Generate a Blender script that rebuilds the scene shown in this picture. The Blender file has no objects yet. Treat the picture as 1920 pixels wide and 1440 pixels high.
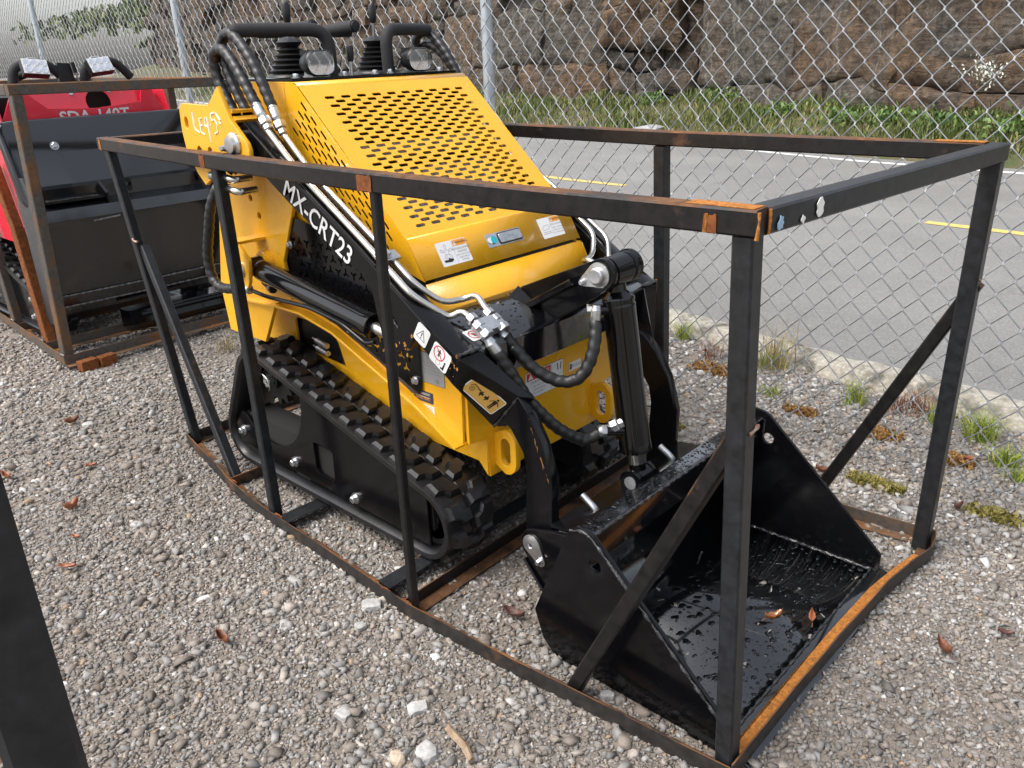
import bpy, bmesh, math, random
import numpy as np
from mathutils import Vector, Matrix
R = math.radians
random.seed(7)
rng = np.random.default_rng(7)
scene = bpy.context.scene
col = scene.collection

# ------------------------------------------------------------------ camera, sky, sun, exposure
cam_d = bpy.data.cameras.new('camera')
cam_d.sensor_fit = 'HORIZONTAL'; cam_d.sensor_width = 36.0; cam_d.lens = 28.813
cam_d.clip_start = 0.02; cam_d.clip_end = 800
cam = bpy.data.objects.new('camera', cam_d); col.objects.link(cam)
cam.location = (0.65641, -1.74624, 1.45492)
cam.rotation_euler = (R(68.03585), R(1.87124), R(42.40537))
scene.camera = cam

SUN_EL, SUN_AZ = 58.0, 205.0      # elevation, compass bearing the light comes from (0 = +y, clockwise)
world = bpy.data.worlds.new('World'); scene.world = world; world.use_nodes = True
wn = world.node_tree.nodes; wl = world.node_tree.links
wn.clear()
w_out = wn.new('ShaderNodeOutputWorld'); w_bg = wn.new('ShaderNodeBackground')
w_sky = wn.new('ShaderNodeTexSky'); w_hs = wn.new('ShaderNodeHueSaturation')
w_sky.sky_type = 'NISHITA'; w_sky.sun_disc = False
w_sky.sun_elevation = R(SUN_EL); w_sky.sun_rotation = R(SUN_AZ)
w_sky.dust_density = 4.0; w_sky.air_density = 1.0; w_sky.ozone_density = 1.0
w_hs.inputs['Saturation'].default_value = 0.40
wl.new(w_sky.outputs[0], w_hs.inputs['Color']); wl.new(w_hs.outputs[0], w_bg.inputs[0])
w_bg.inputs[1].default_value = 0.15

wl.new(w_bg.outputs[0], w_out.inputs[0])

sun_d = bpy.data.lights.new('sun', 'SUN'); sun_d.energy = 0.95; sun_d.angle = R(32); sun_d.color = (1.0, 0.95, 0.88)
sun = bpy.data.objects.new('sun', sun_d); col.objects.link(sun)
az = R(SUN_AZ); el = R(SUN_EL)
sdir = Vector((math.sin(az) * math.cos(el), math.cos(az) * math.cos(el), math.sin(el)))
sun.rotation_euler = sdir.to_track_quat('Z', 'Y').to_euler(); sun.location = sdir * 30

vs = scene.view_settings
vs.view_transform = 'Standard'; vs.look = 'None'; vs.gamma = 1.0; vs.exposure = 1.12; vs.use_curve_mapping = False
scene.render.engine = 'CYCLES'
cy_ = scene.cycles
cy_.max_bounces = 4; cy_.diffuse_bounces = 2; cy_.glossy_bounces = 3; cy_.transmission_bounces = 4; cy_.transparent_max_bounces = 4
cy_.caustics_reflective = False; cy_.caustics_refractive = False

# ------------------------------------------------------------------ material helpers
class NT:
    def __init__(s, name):
        s.m = bpy.data.materials.new(name); s.m.use_nodes = True
        s.n = s.m.node_tree.nodes; s.l = s.m.node_tree.links
        s.b = s.n['Principled BSDF']; s.out = s.n['Material Output']
        s._pos = None
    def new(s, t, **kw):
        x = s.n.new(t)
        for k, v in kw.items(): setattr(x, k, v)
        return x
    def link(s, a, b): s.l.new(a, b)
    def pos(s):
        if s._pos is None: s._pos = s.new('ShaderNodeNewGeometry')
        return s._pos.outputs['Position']
    def objco(s):
        return s.new('ShaderNodeTexCoord').outputs['Object']
    def scaled(s, src, sc):
        mp = s.new('ShaderNodeMapping'); mp.inputs['Scale'].default_value = sc
        s.link(src, mp.inputs['Vector']); return mp.outputs[0]
    def noise(s, src, scale, detail=4, rough=.55):
        x = s.new('ShaderNodeTexNoise'); x.inputs['Scale'].default_value = scale
        x.inputs['Detail'].default_value = detail; x.inputs['Roughness'].default_value = rough
        s.link(src, x.inputs['Vector']); return x.outputs['Fac']
    def voro(s, src, scale, feature='F1', out='Distance', rnd=1.0):
        x = s.new('ShaderNodeTexVoronoi', feature=feature); x.inputs['Scale'].default_value = scale
        x.inputs['Randomness'].default_value = rnd
        s.link(src, x.inputs['Vector']); return x.outputs[out]
    def new_crack(s, src):
        n = s.new('ShaderNodeTexNoise'); n.inputs['Scale'].default_value = 1.3; s.link(src, n.inputs['Vector'])
        w = s.new('ShaderNodeVectorMath', operation='ADD'); s.link(src, w.inputs[0]); s.link(n.outputs['Color'], w.inputs[1])
        return s.voro(w.outputs[0], .45, 'DISTANCE_TO_EDGE')
    def ramp(s, src, stops, interp='LINEAR'):
        x = s.new('ShaderNodeValToRGB'); x.color_ramp.interpolation = interp
        e = x.color_ramp.elements
        while len(e) < len(stops): e.new(0.5)
        for i, (p, c) in enumerate(stops):
            e[i].position = p
            e[i].color = (c, c, c, 1) if isinstance(c, (int, float)) else (*c, 1)
        s.link(src, x.inputs[0]); return x.outputs[0]
    def mix(s, fac, a, b, mode='MIX'):
        x = s.new('ShaderNodeMix', data_type='RGBA', blend_type=mode)
        for sock, v in ((x.inputs[0], fac), (x.inputs[6], a), (x.inputs[7], b)):
            if isinstance(v, (int, float)): sock.default_value = v
            elif isinstance(v, tuple): sock.default_value = (*v, 1)
            else: s.link(v, sock)
        return x.outputs[2]
    def math(s, op, a, b=0.0):
        x = s.new('ShaderNodeMath', operation=op)
        for sock, v in ((x.inputs[0], a), (x.inputs[1], b)):
            if isinstance(v, (int, float)): sock.default_value = v
            else: s.link(v, sock)
        return x.outputs[0]
    def bump(s, h, strength=.3, dist=.01):
        x = s.new('ShaderNodeBump'); x.inputs['Strength'].default_value = strength; x.inputs['Distance'].default_value = dist
        s.link(h, x.inputs['Height']); s.link(x.outputs[0], s.b.inputs['Normal']); return x
    def set(s, **kw):
        for k, v in kw.items():
            sock = s.b.inputs[k.replace('_', ' ')]
            if isinstance(v, (int, float)): sock.default_value = v
            elif isinstance(v, tuple): sock.default_value = (*v, 1) if len(v) == 3 else v
            else: s.link(v, sock)
        return s

def simple(name, c, rough=.5, metal=0.0, coat=0.0, var=.0, vscale=12, bump=0, bscale=60, c2=None):
    t = NT(name); p = t.pos()
    if var or c2:
        n = t.noise(p, vscale, 5)
        f = t.ramp(n, [(.35, 0.0), (.7, 1.0)])
        b = c2 if c2 else tuple(max(0, x * (1 - var)) for x in c)
        t.set(Base_Color=t.mix(f, c, b))
    else: t.set(Base_Color=c)
    t.set(Roughness=rough, Metallic=metal, Coat_Weight=coat, Coat_Roughness=.06)
    if bump: t.bump(t.noise(p, bscale, 4), bump, .004)
    return t.m

def paint(name, c, dark, rough=.34, coat=.35, bead=150, dust=None, spec=.5, dropamt=.35):
    """sprayed machine paint: faint mottling, dust, rain beads standing on it"""
    t = NT(name); p = t.pos()
    f = t.ramp(t.noise(p, 5, 3, .6), [(.4, 0.0), (.75, 1.0)])
    base = t.mix(f, c, dark)
    if dust:
        d = t.ramp(t.noise(p, 34, 4, .75), [(.54, 0.0), (.74, 1.0)])
        base = t.mix(t.math('MULTIPLY', d, .16), base, dust)
    t.set(Base_Color=base, Coat_Weight=coat, Coat_Roughness=.05, Specular_IOR_Level=spec)
    t.set(Roughness=t.ramp(f, [(.0, rough - .06), (1.0, rough + .08)]))
    b1 = t.voro(p, bead)
    drop = t.math('MULTIPLY', t.ramp(b1, [(.0, 1.0), (.20, .75), (.30, 0.0)]), f)
    t.bump(drop, dropamt, .0010)
    return t.m

def rusty(name, base=(.022, .021, .022), rust=(.23, .085, .022), amount=.5, top=.6, rough=.55, scale=9, pale=(.09, .085, .085)):
    """mill-scale steel tube with rust that collects on upward faces and in blotches"""
    t = NT(name); p = t.pos()
    n1 = t.noise(p, scale, 8, .62); n2 = t.noise(p, scale * 7, 5, .6)
    nx = t.new('ShaderNodeSeparateXYZ'); t.link(t._pos.outputs['Normal'], nx.inputs[0])
    up = t.math('MAXIMUM', nx.outputs['Z'], 0.0)
    m = t.math('ADD', t.math('ADD', n1, t.math('MULTIPLY', n2, .35)), t.math('MULTIPLY', up, top * .35))
    th = 1.02 - amount * .45
    f = t.ramp(m, [(max(0, th - .10), 0.0), (min(1, th + .12), 1.0)])
    grain = t.ramp(n2, [(.3, 0.0), (.75, 1.0)])
    b = t.mix(grain, base, pale)
    rr = t.mix(t.noise(p, scale * 3, 6), rust, tuple(min(1, x * 2.1) for x in rust))
    rr = t.mix(t.ramp(n2, [(.35, 0.0), (.7, .8)]), rr, tuple(x * .35 for x in rust))
    t.set(Base_Color=t.mix(f, b, rr), Roughness=t.mix(f, (rough,) * 3, (.88,) * 3))
    t.set(Specular_IOR_Level=.32)
    t.bump(t.math('ADD', n2, t.math('MULTIPLY', f, .6)), .22, .002)
    return t.m

M = {}
M['yellow'] = paint('yellow_paint', (.82, .415, .014), (.78, .375, .010), .28, .30, 110, dropamt=.7)
M['black'] = paint('black_gloss_paint', (.0035, .0037, .0045), (.0025, .0025, .003), .16, .0, 120, dust=(.03, .03, .03), spec=.34, dropamt=.06)
M['black_wet'] = paint('black_wet_paint', (.004, .0044, .0055), (.003, .003, .0036), .12, .6, 120, dust=(.05, .05, .052), spec=.75, dropamt=.02)
M['black_arm'] = paint('black_arm_paint', (.0040, .0040, .0048), (.003, .003, .0035), .18, .0, 90, dust=(.03, .03, .032), spec=.30, dropamt=.10)
M['gloss'] = NT('cylinder_black').set(Base_Color=(.0035, .0036, .004), Roughness=.10, Specular_IOR_Level=.45).m
M['red'] = paint('red_paint', (.80, .030, .060), (.74, .022, .048), .28, .4)
M['rail'] = rusty('crate_steel', (.005, .0046, .005), (.12, .056, .024), .26, .85, .36, 6, (.017, .015, .015))
M['rail_edge'] = rusty('crate_steel_rusted', (.013, .0115, .011), (.15, .066, .024), .40, .55, .5, 5, (.042, .037, .033))
M['rail_clean'] = rusty('crate_steel_dark', (.009, .0098, .011), (.16, .06, .018), .12, .2, .34, 6, (.026, .028, .031))
M['rail_brown'] = rusty('crate_steel_brown', (.060, .050, .040), (.16, .072, .026), .62, .4, .6, 8, (.11, .10, .086))
M['rust'] = rusty('rust_steel', (.10, .035, .014), (.15, .048, .013), 1.4, .3, .85, 9, (.07, .03, .015))
M['orange_rust'] = rusty('orange_rust', (.20, .085, .024), (.30, .115, .022), 1.2, .3, .9, 16, (.16, .10, .05))
M['zinc'] = simple('zinc_steel', (.60, .61, .62), .28, .9, var=.25, vscale=40, bump=.08, bscale=120)
M['pipe'] = simple('bright_pipe', (.66, .64, .59), .22, .95, var=.12, vscale=30)
M['galv'] = simple('galvanised_wire', (.27, .285, .30), .42, .5, var=.45, vscale=14)
M['galv_post'] = simple('galvanised_post', (.52, .57, .60), .45, .55, var=.25, vscale=8)
M['rubber'] = simple('track_rubber', (.007, .007, .0075), .34, 0, .0, c2=(.014, .014, .015), vscale=20, bump=.2, bscale=90)
M['hose'] = simple('hose_wrap', (.009, .009, .0095), .40, 0, .0, c2=(.015, .015, .015), vscale=50, bump=.1, bscale=200)
M['foam'] = simple('foam_grip', (.012, .012, .013), .75, 0, 0, c2=(.017, .017, .018), vscale=40, bump=.3, bscale=500)
M['plastic'] = simple('black_plastic', (.006, .006, .0065), .42, bump=.08, bscale=200)
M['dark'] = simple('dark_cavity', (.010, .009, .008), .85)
M['engine'] = simple('engine_grey', (.40, .40, .41), .35, .3, var=.6, vscale=9)
M['white'] = simple('sticker_white', (.78, .78, .77), .4)
M['ink'] = simple('sticker_black', (.012, .012, .012), .5)
M['inkgrey'] = simple('sticker_grey_print', (.25, .26, .27), .5)
M['orange'] = simple('sticker_orange', (.80, .33, .03), .45)
M['dred'] = simple('sticker_red', (.60, .02, .025), .45)
M['navy'] = simple('sticker_navy', (.02, .028, .055), .45)
M['silverlab'] = simple('silver_label', (.45, .45, .45), .35, .5)
M['gold'] = simple('sticker_tan', (.62, .36, .08), .4)
M['cyan'] = simple('latch_cyan', (.02, .42, .52), .3)
M['glass'] = NT('lamp_glass').set(Base_Color=(.9, .92, .95), Roughness=.03, Transmission_Weight=1.0, IOR=1.45).m
M['reflector'] = simple('lamp_reflector', (.85, .85, .86), .12, 1.0)
M['water'] = NT('water_beads').set(Base_Color=(.004, .0045, .0055), Roughness=.02, IOR=1.45).m
M['scratch'] = simple('scratched_primer', (.50, .22, .045), .7, var=.5, vscale=50)
M['chalk'] = simple('white_marker', (.80, .80, .76), .7)
M['weld'] = simple('weld_bead', (.30, .29, .28), .3, .8, c2=(.05, .05, .05), vscale=120, bump=.5, bscale=300)
M['weld_black'] = simple('weld_painted', (.03, .03, .032), .2, 0, .6, c2=(.008, .008, .009), vscale=160, bump=.8, bscale=260)
M['weld_rust'] = simple('weld_burnt', (.55, .42, .34), .5, .5, c2=(.25, .09, .03), vscale=60, bump=.4, bscale=250)
M['satin'] = simple('satin_black', (.030, .032, .035), .42, 0, .1, c2=(.05, .053, .058), vscale=30)

# ------------------------------------------------------------------ mesh helpers
def V3(p): return Vector(p)
class MB:
    def __init__(s): s.v = []; s.f = []; s.mi = []; s.mats = []
    def slot(s, m):
        if m not in s.mats: s.mats.append(m)
        return s.mats.index(m)
    def add(s, verts, faces, mat):
        o = len(s.v); k = s.slot(mat)
        s.v += [tuple(p) for p in verts]
        for f in faces: s.f.append(tuple(i + o for i in f)); s.mi.append(k)
        return s
    def box(s, c, size, mat, rot=None):
        hx, hy, hz = (x / 2 for x in size); c = V3(c)
        vs_ = [V3((x, y, z)) for x in (-hx, hx) for y in (-hy, hy) for z in (-hz, hz)]
        if rot is not None: vs_ = [rot @ q for q in vs_]
        return s.add([q + c for q in vs_], [(0, 1, 3, 2), (4, 6, 7, 5), (0, 4, 5, 1), (2, 3, 7, 6), (0, 2, 6, 4), (1, 5, 7, 3)], mat)
    def cyl(s, p, q, r0, mat, r1=None, n=20, caps=True):
        p, q = V3(p), V3(q); r1 = r0 if r1 is None else r1
        a = (q - p).normalized(); u = a.orthogonal().normalized(); w = a.cross(u)
        ring = lambda c, r: [c + (u * math.cos(2 * math.pi * i / n) + w * math.sin(2 * math.pi * i / n)) * r for i in range(n)]
        vs_ = ring(p, r0) + ring(q, r1)
        fs = [(i, (i + 1) % n, n + (i + 1) % n, n + i) for i in range(n)]
        if caps: fs += [tuple(range(n))[::-1], tuple(range(n, 2 * n))]
        return s.add(vs_, fs, mat)
    def lathe(s, o, axis, prof, mat, n=24, caps=True):
        o = V3(o); a = V3(axis).normalized(); u = a.orthogonal().normalized(); w = a.cross(u)
        vs_ = []
        for r, h in prof:
            vs_ += [o + a * h + (u * math.cos(2 * math.pi * i / n) + w * math.sin(2 * math.pi * i / n)) * r for i in range(n)]
        fs = []
        for k in range(len(prof) - 1):
            fs += [(k * n + i, k * n + (i + 1) % n, (k + 1) * n + (i + 1) % n, (k + 1) * n + i) for i in range(n)]
        if caps: fs += [tuple(range(n))[::-1], tuple(range((len(prof) - 1) * n, len(prof) * n))]
        return s.add(vs_, fs, mat)
    def sphere(s, c, r, mat, n=12, m=8, sc=(1, 1, 1)):
        c = V3(c); prof = [(math.sin(math.pi * k / m) * r + 1e-5, -math.cos(math.pi * k / m) * r) for k in range(m + 1)]
        vs_ = []
        for rr, h in prof: vs_ += [c + V3((rr * math.cos(2 * math.pi * i / n) * sc[0], rr * math.sin(2 * math.pi * i / n) * sc[1], h * sc[2])) for i in range(n)]
        fs = [(k * n + i, k * n + (i + 1) % n, (k + 1) * n + (i + 1) % n, (k + 1) * n + i) for k in range(m) for i in range(n)]
        return s.add(vs_, fs, mat)
    def prism(s, poly, vec, mat):
        n = len(poly); vec = V3(vec); a = [V3(p) for p in poly]
        return s.add(a + [p + vec for p in a], [tuple(range(n))[::-1], tuple(range(n, 2 * n))] + [(i, (i + 1) % n, n + (i + 1) % n, n + i) for i in range(n)], mat)
    def sweep(s, path, prof, mat, up=(0, 0, 1), closed=False, caps=True):
        """prof: 2-D points (a sideways, b up) carried along path with mitred corners"""
        P = [V3(p) for p in path]; n = len(P); m = len(prof); up = V3(up); vs_ = []
        for i in range(n):
            d0 = (P[i] - P[i - 1]).normalized() if (i > 0 or closed) else None
            d1 = (P[(i + 1) % n] - P[i]).normalized() if (i < n - 1 or closed) else None
            if d0 is None: d0 = d1
            if d1 is None: d1 = d0
            t = (d0 + d1).normalized(); side = t.cross(up).normalized(); bt = side.cross(t)
            k = 1.0 / max(.4, math.sqrt(max(.05, (1 + d0.dot(d1)) / 2)))
            for a, b in prof: vs_.append(P[i] + side * a * k + bt * b)
        fs = []
        for i in range(n if closed else n - 1):
            j = (i + 1) % n
            fs += [(i * m + k, i * m + (k + 1) % m, j * m + (k + 1) % m, j * m + k) for k in range(m)]
        if caps and not closed: fs += [tuple(range(m))[::-1], tuple(range((n - 1) * m, n * m))]
        return s.add(vs_, fs, mat)
    def tube(s, path, r, mat, n=10, rfun=None, caps=True):
        P = [V3(p) for p in path]; N = len(P); vs_ = []
        t = (P[1] - P[0]).normalized(); u = t.orthogonal().normalized(); dist = 0
        for i in range(N):
            t2 = (P[min(i + 1, N - 1)] - P[max(i - 1, 0)]).normalized()
            q = t.rotation_difference(t2); u = (q @ u); u = (u - t2 * u.dot(t2)).normalized(); w = t2.cross(u); t = t2
            if i: dist += (P[i] - P[i - 1]).length
            for k in range(n):
                a = 2 * math.pi * k / n
                rr = rfun(dist, k / n) if rfun else r
                vs_.append(P[i] + (u * math.cos(a) + w * math.sin(a)) * rr)
        fs = [(i * n + k, i * n + (k + 1) % n, (i + 1) * n + (k + 1) % n, (i + 1) * n + k) for i in range(N - 1) for k in range(n)]
        if caps: fs += [tuple(range(n))[::-1], tuple(range((N - 1) * n, N * n))]
        return s.add(vs_, fs, mat)
    def plate(s, O, U, W, outer, mat, t=.01, holes=(), bev=.0015, off=0.0):
        g = plate_geo(outer, holes, t, bev)
        O, U, W = V3(O), V3(U).normalized(), V3(W).normalized(); N = U.cross(W)
        return s.add([O + U * a + W * b + N * (c + off) for a, b, c in g[0]], g[1], mat)
    def xz(s, outer, y0, y1, mat, holes=(), bev=.0015):
        """outline in x,z extruded from y0 to y1"""
        return s.plate((0, (y0 + y1) / 2, 0), (1, 0, 0), (0, 0, 1), outer, mat, abs(y1 - y0), holes, bev)
    def text(s, body, O, U, W, size, mat, off=.0006, shear=0, spacing=1.0, sx=1.0, bold=0.0):
        vs_, fs = text_geo(body, shear, spacing, bold)
        O, U, W = V3(O), V3(U).normalized(), V3(W).normalized(); N = U.cross(W)
        return s.add([O + U * a * size * sx + W * b * size + N * off for a, b in vs_], fs, mat)
    def build(s, name, parent=None, smooth=38, bevel=0, wn_=False):
        me = bpy.data.meshes.new(name); me.from_pydata(s.v, [], s.f); me.validate(clean_customdata=False)
        for m in s.mats: me.materials.append(m)
        if len(me.polygons) == len(s.mi): me.polygons.foreach_set('material_index', s.mi)
        bm = bmesh.new(); bm.from_mesh(me); bmesh.ops.recalc_face_normals(bm, faces=bm.faces); bm.to_mesh(me); bm.free()
        if smooth:
            me.polygons.foreach_set('use_smooth', [True] * len(me.polygons)); me.set_sharp_from_angle(angle=R(smooth))
        me.update()
        o = link(name, me, parent)
        if bevel:
            b = o.modifiers.new('edge', 'BEVEL'); b.width = bevel; b.segments = 2; b.limit_method = 'ANGLE'; b.angle_limit = R(40)
            b.harden_normals = False
        return o
def link(name, data, parent=None):
    o = bpy.data.objects.new(name, data); col.objects.link(o)
    if parent is not None:
        o.parent = parent; o.matrix_parent_inverse = Matrix.Translation(-world_loc(parent))
    return o
_wl = {}
def world_loc(o): return _wl.get(o.name, Vector((0, 0, 0)))
def empty(name, loc, label, cat, group=None):
    o = bpy.data.objects.new(name, None); col.objects.link(o); o.location = loc; o.empty_display_size = .1
    _wl[o.name] = Vector(loc); return tag(o, label, cat, group)
def tag(o, label=None, cat=None, group=None, kind=None):
    for k, v in (('label', label), ('category', cat), ('group', group), ('kind', kind)):
        if v: o[k] = v
    return o

def plate_geo(outer, holes, t, bev):
    cu = bpy.data.curves.new('c', 'CURVE'); cu.dimensions = '2D'; cu.fill_mode = 'BOTH'
    for pts in [outer] + list(holes):
        sp = cu.splines.new('POLY'); sp.points.add(len(pts) - 1)
        for q, p in zip(sp.points, pts): q.co = (p[0], p[1], 0, 1)
        sp.use_cyclic_u = True
    if bev: cu.bevel_depth = bev; cu.bevel_resolution = 1; cu.offset = -bev
    cu.extrude = max(1e-5, t / 2 - bev)
    ob = bpy.data.objects.new('c', cu); me = bpy.data.meshes.new_from_object(ob)
    g = ([tuple(v.co) for v in me.vertices], [tuple(p.vertices) for p in me.polygons])
    bpy.data.objects.remove(ob); bpy.data.curves.remove(cu); bpy.data.meshes.remove(me)
    return g
_tg = {}
def text_geo(body, shear=0, spacing=1.0, bold=0.0):
    k = (body, shear, spacing, bold)
    if k not in _tg:
        cu = bpy.data.curves.new('t', 'FONT'); cu.body = body; cu.align_x = 'CENTER'; cu.align_y = 'CENTER'; cu.shear = shear
        cu.space_character = spacing; cu.resolution_u = 3; cu.offset = bold
        ob = bpy.data.objects.new('t', cu); me = bpy.data.meshes.new_from_object(ob)
        _tg[k] = ([(v.co.x, v.co.y) for v in me.vertices], [tuple(p.vertices) for p in me.polygons])
        bpy.data.objects.remove(ob); bpy.data.curves.remove(cu); bpy.data.meshes.remove(me)
    return _tg[k]
def arc(cx, cz, r, a0, a1, n=10):
    return [(cx + r * math.cos(R(a0 + (a1 - a0) * i / n)), cz + r * math.sin(R(a0 + (a1 - a0) * i / n))) for i in range(n + 1)]
def rrect(cx, cz, w, h, r, n=4):
    p = []
    for sx, sz, a in ((1, -1, -90), (1, 1, 0), (-1, 1, 90), (-1, -1, 180)):
        p += arc(cx + sx * (w / 2 - r), cz + sz * (h / 2 - r), r, a, a + 90, n)
    return p
def slot(cx, cz, L, w, ang, n=4):
    c, s_ = math.cos(ang), math.sin(ang); h = L / 2 - w / 2
    p = arc(h, 0, w / 2, -90, 90, n) + arc(-h, 0, w / 2, 90, 270, n)
    return [(cx + a * c - b * s_, cz + a * s_ + b * c) for a, b in p]
def circle(cx, cz, r, n=16): return [(cx + r * math.cos(2 * math.pi * i / n), cz + r * math.sin(2 * math.pi * i / n)) for i in range(n)]
def fillet(pts, r, n=6):
    P = [V3(p) for p in pts]; out = [P[0]]
    for i in range(1, len(P) - 1):
        a, b, c = P[i - 1], P[i], P[i + 1]; d0 = (a - b); d1 = (c - b)
        k = min(r, d0.length * .45, d1.length * .45); s0 = b + d0.normalized() * k; s1 = b + d1.normalized() * k
        for j in range(n + 1):
            t = j / n; out.append(s0 * (1 - t) ** 2 + b * 2 * t * (1 - t) + s1 * t * t)
    out.append(P[-1]); return out
def spline(pts, ds=.006):
    P = [V3(p) for p in pts]; P = [P[0] * 2 - P[1]] + P + [P[-1] * 2 - P[-2]]; out = []
    for i in range(1, len(P) - 2):
        a, b, c, d = P[i - 1:i + 3]; n = max(3, int((c - b).length / .003))
        for j in range(n):
            t = j / n
            out.append(.5 * ((2 * b) + (c - a) * t + (2 * a - 5 * b + 4 * c - d) * t * t + (3 * b - a - 3 * c + d) * t ** 3))
    out.append(P[-2])
    res = [out[0]]; acc = 0
    for a, b in zip(out, out[1:]):
        acc += (b - a).length
        if acc >= ds: res.append(b); acc = 0
    res.append(out[-1]) if (res[-1] - out[-1]).length > ds * .3 else None
    return res
SQ = lambda w, h, r=.004: [(w / 2, -h / 2 + r), (w / 2, h / 2 - r), (w / 2 - r, h / 2), (-w / 2 + r, h / 2), (-w / 2, h / 2 - r), (-w / 2, -h / 2 + r), (-w / 2 + r, -h / 2), (w / 2 - r, -h / 2)]
def hexbolt(mb, c, axis, r, h, mat, washer=1.5):
    c = V3(c); a = V3(axis).normalized()
    mb.cyl(c, c + a * (h * .25), r * washer, mat, n=16)
    mb.lathe(c + a * (h * .25), a, [(r, 0), (r, h * .6), (r * .82, h * .75)], mat, n=6)
    return mb

# ================================================================== THE SETTING
def ground_mat():
    t = NT('gravel_lot'); p = t.pos()
    big = t.noise(p, .9, 5, .6); mid = t.noise(p, 6, 6, .65)
    c1 = t.voro(p, 62, out='Color'); sep = t.new('ShaderNodeSeparateColor'); t.link(c1, sep.inputs[0])
    stone = t.ramp(sep.outputs[0], [(0.0, (.085, .074, .064)), (.35, (.15, .135, .12)), (.7, (.23, .215, .195)), (.93, (.34, .32, .30)), (1.0, (.52, .51, .50))])
    d = t.voro(p, 62); edge = t.ramp(d, [(.25, 0.0), (.62, 1.0)])
    soil = t.mix(mid, (.135, .112, .09), (.235, .20, .165))
    base = t.mix(edge, stone, soil)
    base = t.mix(t.ramp(big, [(.45, 0.0), (.7, .55)]), base, soil)
    t.set(Base_Color=base, Roughness=.8)
    h = t.math('ADD', t.math('MULTIPLY', t.ramp(d, [(.0, 1.0), (.6, 0.0)]), .7), t.math('MULTIPLY', t.noise(p, 150, 4), .5))
    t.bump(h, .8, .008)
    return t.m
mb = MB(); S_ = 220
mb.add([(-S_, -S_, 0), (S_, -S_, 0), (S_, S_, 0), (-S_, S_, 0)], [(0, 1, 2, 3)], ground_mat())
tag(mb.build('ground', smooth=0), 'grey-brown gravel lot under the loaders and crates', 'gravel lot', kind='structure')

# ---- road beyond the fence
def line_at(pts, x):
    for (x0, y0), (x1, y1) in zip(pts, pts[1:]):
        if x0 <= x <= x1: return y0 + (y1 - y0) * (x - x0) / (x1 - x0)
    return pts[0][1] if x < pts[0][0] else pts[-1][1]
KERB = [(-60, 9.6), (-12, 3.62), (-5, 2.50), (-1.76, 2.07), (-1.14, 1.945), (-.68, 1.88), (.09, 1.79), (3, 1.45), (20, -.4)]
FARL = [(-90, 34.0), (-40, 17.4), (-28, 14.2), (-10.7, 10.85), (-7.05, 10.1), (-3.4, 9.05), (-1.5, 8.8), (4, 8.2), (30, 5.2)]
CENT = [(-90, 24.0), (-40, 12.0), (-20, 8.5), (-5.9, 6.0), (-4.7, 5.92), (-1.4, 5.53), (-.7, 5.45), (4, 4.95), (30, 2.2)]
ZR = .05
def asphalt():
    t = NT('asphalt'); p = t.pos()
    sp = t.voro(p, 170, out='Color'); sc = t.new('ShaderNodeSeparateColor'); t.link(sp, sc.inputs[0])
    a = t.ramp(sc.outputs[0], [(0.0, (.13, .128, .124)), (.6, (.20, .197, .19)), (.9, (.27, .265, .255)), (1.0, (.40, .39, .37))])
    b = t.mix(t.ramp(t.noise(t.scaled(p, (.25, 1.0, 1.0)), 1.2, 5), [(.3, 0.0), (.75, 1.0)]), (.17, .166, .158), (.245, .24, .225))
    b = t.mix(t.ramp(t.noise(p, .35, 6, .65), [(.45, 0.0), (.62, .55)]), b, (.125, .122, .118))
    cr = t.ramp(t.new_crack(p), [(.0, .55), (.012, 0.0)])
    b = t.mix(t.math('MULTIPLY', cr, t.ramp(t.noise(p, .5, 2), [(.5, 0.0), (.6, 1.0)])), b, (.06, .058, .055))
    t.set(Base_Color=t.mix(.45, b, a), Roughness=.82); t.bump(t.noise(p, 240, 3), .5, .004)
    return t.m
xs = sorted(set([-60, -50, -40, -34, -28, -24, -20, -16, -12, -10, -8, -6, -5, -4, -3, -2, -1.76, -1.14, -.68, .09, 1, 2, 3, 6, 10, 20]))
mb = MB(); vv = []; ff = []
for i, x in enumerate(xs):
    vv += [(x, line_at(KERB, x) + .09, ZR), (x, line_at(FARL, x) + .35, ZR), (x, line_at(KERB, x) + .09, -.3), (x, line_at(FARL, x) + .35, -.3)]
    if i:
        o = 4 * i; ff += [(o - 4, o, o + 1, o - 3), (o - 2, o - 4 + 0, o, o + 2), (o - 3, o + 1, o + 3, o - 1)]
mb.add(vv, ff, asphalt())
road = tag(mb.build('road', smooth=0), 'grey asphalt road running behind the chain link fence', 'road', kind='structure')
def stripe(name, line, x0, x1, w, mat, lab=None):
    m = MB(); n = max(2, int((x1 - x0) / .8)); q = []; f = []
    for i in range(n + 1):
        x = x0 + (x1 - x0) * i / n; y = line_at(line, x)
        q += [(x, y - w / 2, ZR + .004), (x, y + w / 2, ZR + .004)]
        if i: f.append((2 * i - 2, 2 * i, 2 * i + 1, 2 * i - 1))
    m.add(q, f, mat); return m.build(name, road, smooth=0)
def worn(name, c, under):
    t = NT(name); p = t.pos(); f = t.ramp(t.noise(p, 22, 6, .7), [(.42, 0.0), (.62, 1.0)])
    t.set(Base_Color=t.mix(t.math('MULTIPLY', f, .55), c, under), Roughness=.75); return t.m
wmark = worn('white_road_paint', (.74, .74, .72), (.30, .30, .29)); ymark = worn('yellow_road_paint', (.66, .47, .12), (.28, .25, .18))
stripe('edge_line', FARL, -45, 20, .13, wmark)
stripe('lane_dash', CENT, -8.1, -4.7, .12, ymark); stripe('lane_dash', CENT, -1.42, 1.9, .12, ymark); stripe('lane_dash', CENT, -14.9, -11.5, .12, ymark)
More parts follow.
